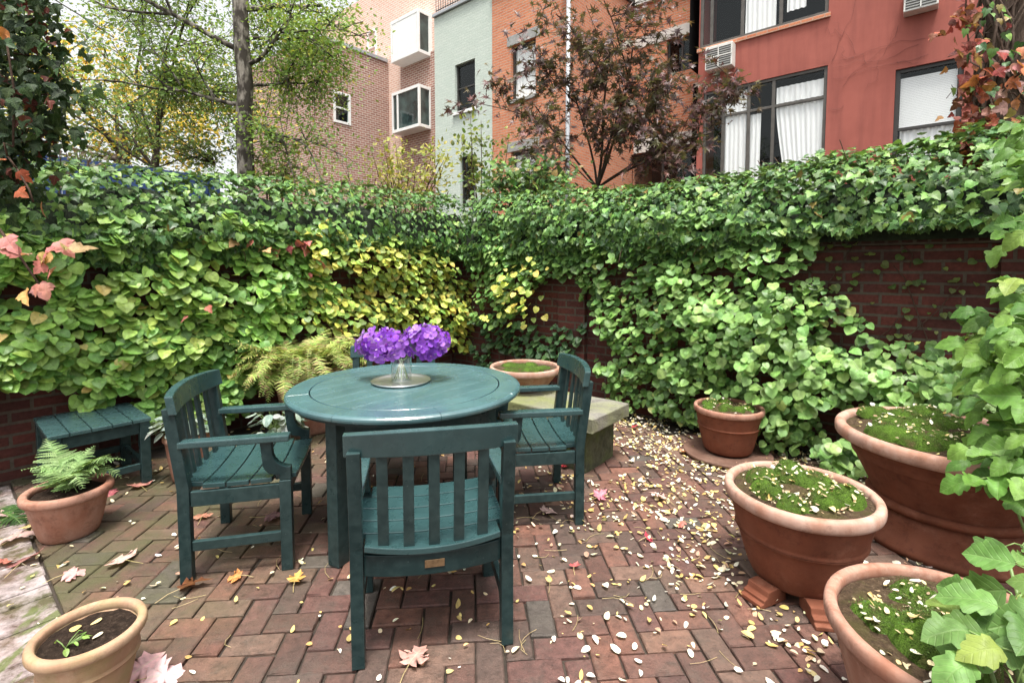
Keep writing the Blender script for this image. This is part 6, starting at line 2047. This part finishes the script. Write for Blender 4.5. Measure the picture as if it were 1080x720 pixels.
# brown brick house with white bay windows
YN = 12.3
def ys(px, py, off=0.0): return hit_n(px, py, YN - off)
y_s0 = -24.0; y_s1 = g_s0 + 2.2
wing_s = ys(410, 90)[0]
ry, ops = house('brown brick house with two white box bay windows', y_s0, y_s1, YN, 12.6, 8, [], M['pale_brick'])
BO = 0.65
bl, br_ = ys(413, 110, BO)[0] - y_s0, ys(442, 110, BO)[0] - y_s0
m = MB(); m.box((bl - 0.15, -0.10, 0), (ys(458, 110)[0] - y_s0 + 0.2, -0.001, 9.2)); m.build('brick_pier', M['tan_brick'], ry)
for (zt_, zb_, lab) in ((ys(442, 88, BO)[1], ys(442, 133, BO)[1], 'lower white box bay window with dark glass'), (ys(442, 8, BO)[1], ys(442, 54, BO)[1], 'upper white box bay window with a blank white front')):
    fr = MB(); t = 0.11
    fr.box((bl, -BO, zb_), (br_, -0.002, zb_ + t)); fr.box((bl, -BO, zt_ - t), (br_, -0.002, zt_))
    for (xa, ya) in ((bl, -BO), (br_ - t * 0.7, -BO)):
        fr.box((xa, ya, zb_ + t), (xa + t * 0.7, ya + t * 0.7, zt_ - t))
    fr.box((bl, -0.095, zb_ + t), (bl + t * 0.7, -0.002, zt_ - t)); fr.box((br_ - t * 0.7, -0.165, zb_ + t), (br_, -0.002, zt_ - t))
    fr.box((bl + 0.30, -BO + 0.003, zb_ + t), (bl + 0.38, -BO + 0.07, zt_ - t))
    bw_ = fr.build('bay_window', M['white_paint'], ry, bevel=0.006); bw_['label'] = lab
    m = MB(); m.quad((br_ - 0.03, -BO + 0.09, zb_ + t), (br_ - 0.03, -0.16, zb_ + t), (br_ - 0.03, -0.16, zt_ - t), (br_ - 0.03, -BO + 0.09, zt_ - t)); m.build('pane', M['bay_glass'], bw_)
    if lab.startswith('lower'):
        m = MB(); m.quad((bl + 0.09, -BO + 0.04, zb_ + t), (br_ - 0.09, -BO + 0.04, zb_ + t), (br_ - 0.09, -BO + 0.04, zt_ - t), (bl + 0.09, -BO + 0.04, zt_ - t)); m.build('pane', M['bay_glass'], bw_)
    else:
        m = MB(); m.box((bl + 0.385, -BO + 0.01, zb_ + t + 0.002), (br_ - 0.1, -BO + 0.05, zt_ - t - 0.002)); m.build('panel', M['white_paint'], bw_)
        m = MB(); m.box((bl + 0.095, -BO + 0.012, zb_ + t + 0.002), (bl + 0.295, -BO + 0.05, zt_ - t - 0.002)); m.build('panel', M['white_paint'], bw_)
    m = MB(); m.box((bl + 0.1, -0.10, zb_ + t), (br_ - 0.1, -0.06, zt_ - t)); m.build('room', M['dark_room'], bw_)
# pale sash window in the upper part
sx0, sz0 = ys(388, 35); sx1, sz1 = ys(398, 66)
m = MB(); x0, x1 = sx0 - y_s0, sx1 - y_s0
window(ry, x0, x1, sz1, sz0, -0.055, 'white_paint', 0.08, trans=((sz0 + sz1) / 2,), room=False)
# wing that comes forward on the left
nw = hit_s(328, 100, wing_s)[0]
pw = G(wing_s - 6, nw)
rw = empty('row_house', (pw[0], pw[1], 0), ROT, 'lower brown brick wing with one white framed window behind the tall pale tree', 'house')
zt_ = 9.5
n0, za = hit_s(351, 95, wing_s); n1, zb = hit_s(370, 133, wing_s)
m = MB()
Ld = YN - nw
# side wall seen from the garden (local x = 6), with its window opening
y0, y1 = n0 - nw, n1 - nw
for (ya, yb, z0, z1) in ((0, y0, -0.2, zt_), (y1, Ld, -0.2, zt_), (y0, y1, -0.2, zb), (y0, y1, za, zt_)):
    m.quad((6, ya, z0), (6, yb, z0), (6, yb, z1), (6, ya, z1))
m.quad((0, 0, -0.2), (6, 0, -0.2), (6, 0, zt_), (0, 0, zt_)); m.quad((0, 0, zt_), (6, 0, zt_), (6, Ld, zt_), (0, Ld, zt_)); m.quad((0, 0, -0.2), (0, 0, zt_), (0, Ld, zt_), (0, Ld, -0.2))
m.build('wall', M['tan_brick'], rw)
m = MB(); m.box((5.6, -0.04, zt_ + 0.002), (6.05, Ld - 0.06, zt_ + 0.14)); m.build('coping', M['zinc'], rw, bevel=0.01)
m = MB(); f_ = 0.09
m.box((5.93, y0, zb), (6.03, y0 + f_, za)); m.box((5.93, y1 - f_, zb), (6.03, y1, za)); m.box((5.93, y0 + f_, zb), (6.03, y1 - f_, zb + f_)); m.box((5.93, y0 + f_, za - f_), (6.03, y1 - f_, za)); m.box((5.94, y0 + f_, (za + zb) / 2 - 0.03), (6.0, y1 - f_, (za + zb) / 2 + 0.03))
wf = m.build('window', M['white_paint'], rw, bevel=0.004)
m = MB(); m.quad((5.96, y0, zb), (5.96, y1, zb), (5.96, y1, za), (5.96, y0, za)); m.build('pane', M['pane_teal'], wf)
m = MB(); m.quad((5.3, y0 - 0.3, zb - 0.3), (5.3, y1 + 0.3, zb - 0.3), (5.3, y1 + 0.3, za + 0.3), (5.3, y0 - 0.3, za + 0.3)); m.build('room', M['dark_room'], wf)
print('leaves', n1, n2, n3)
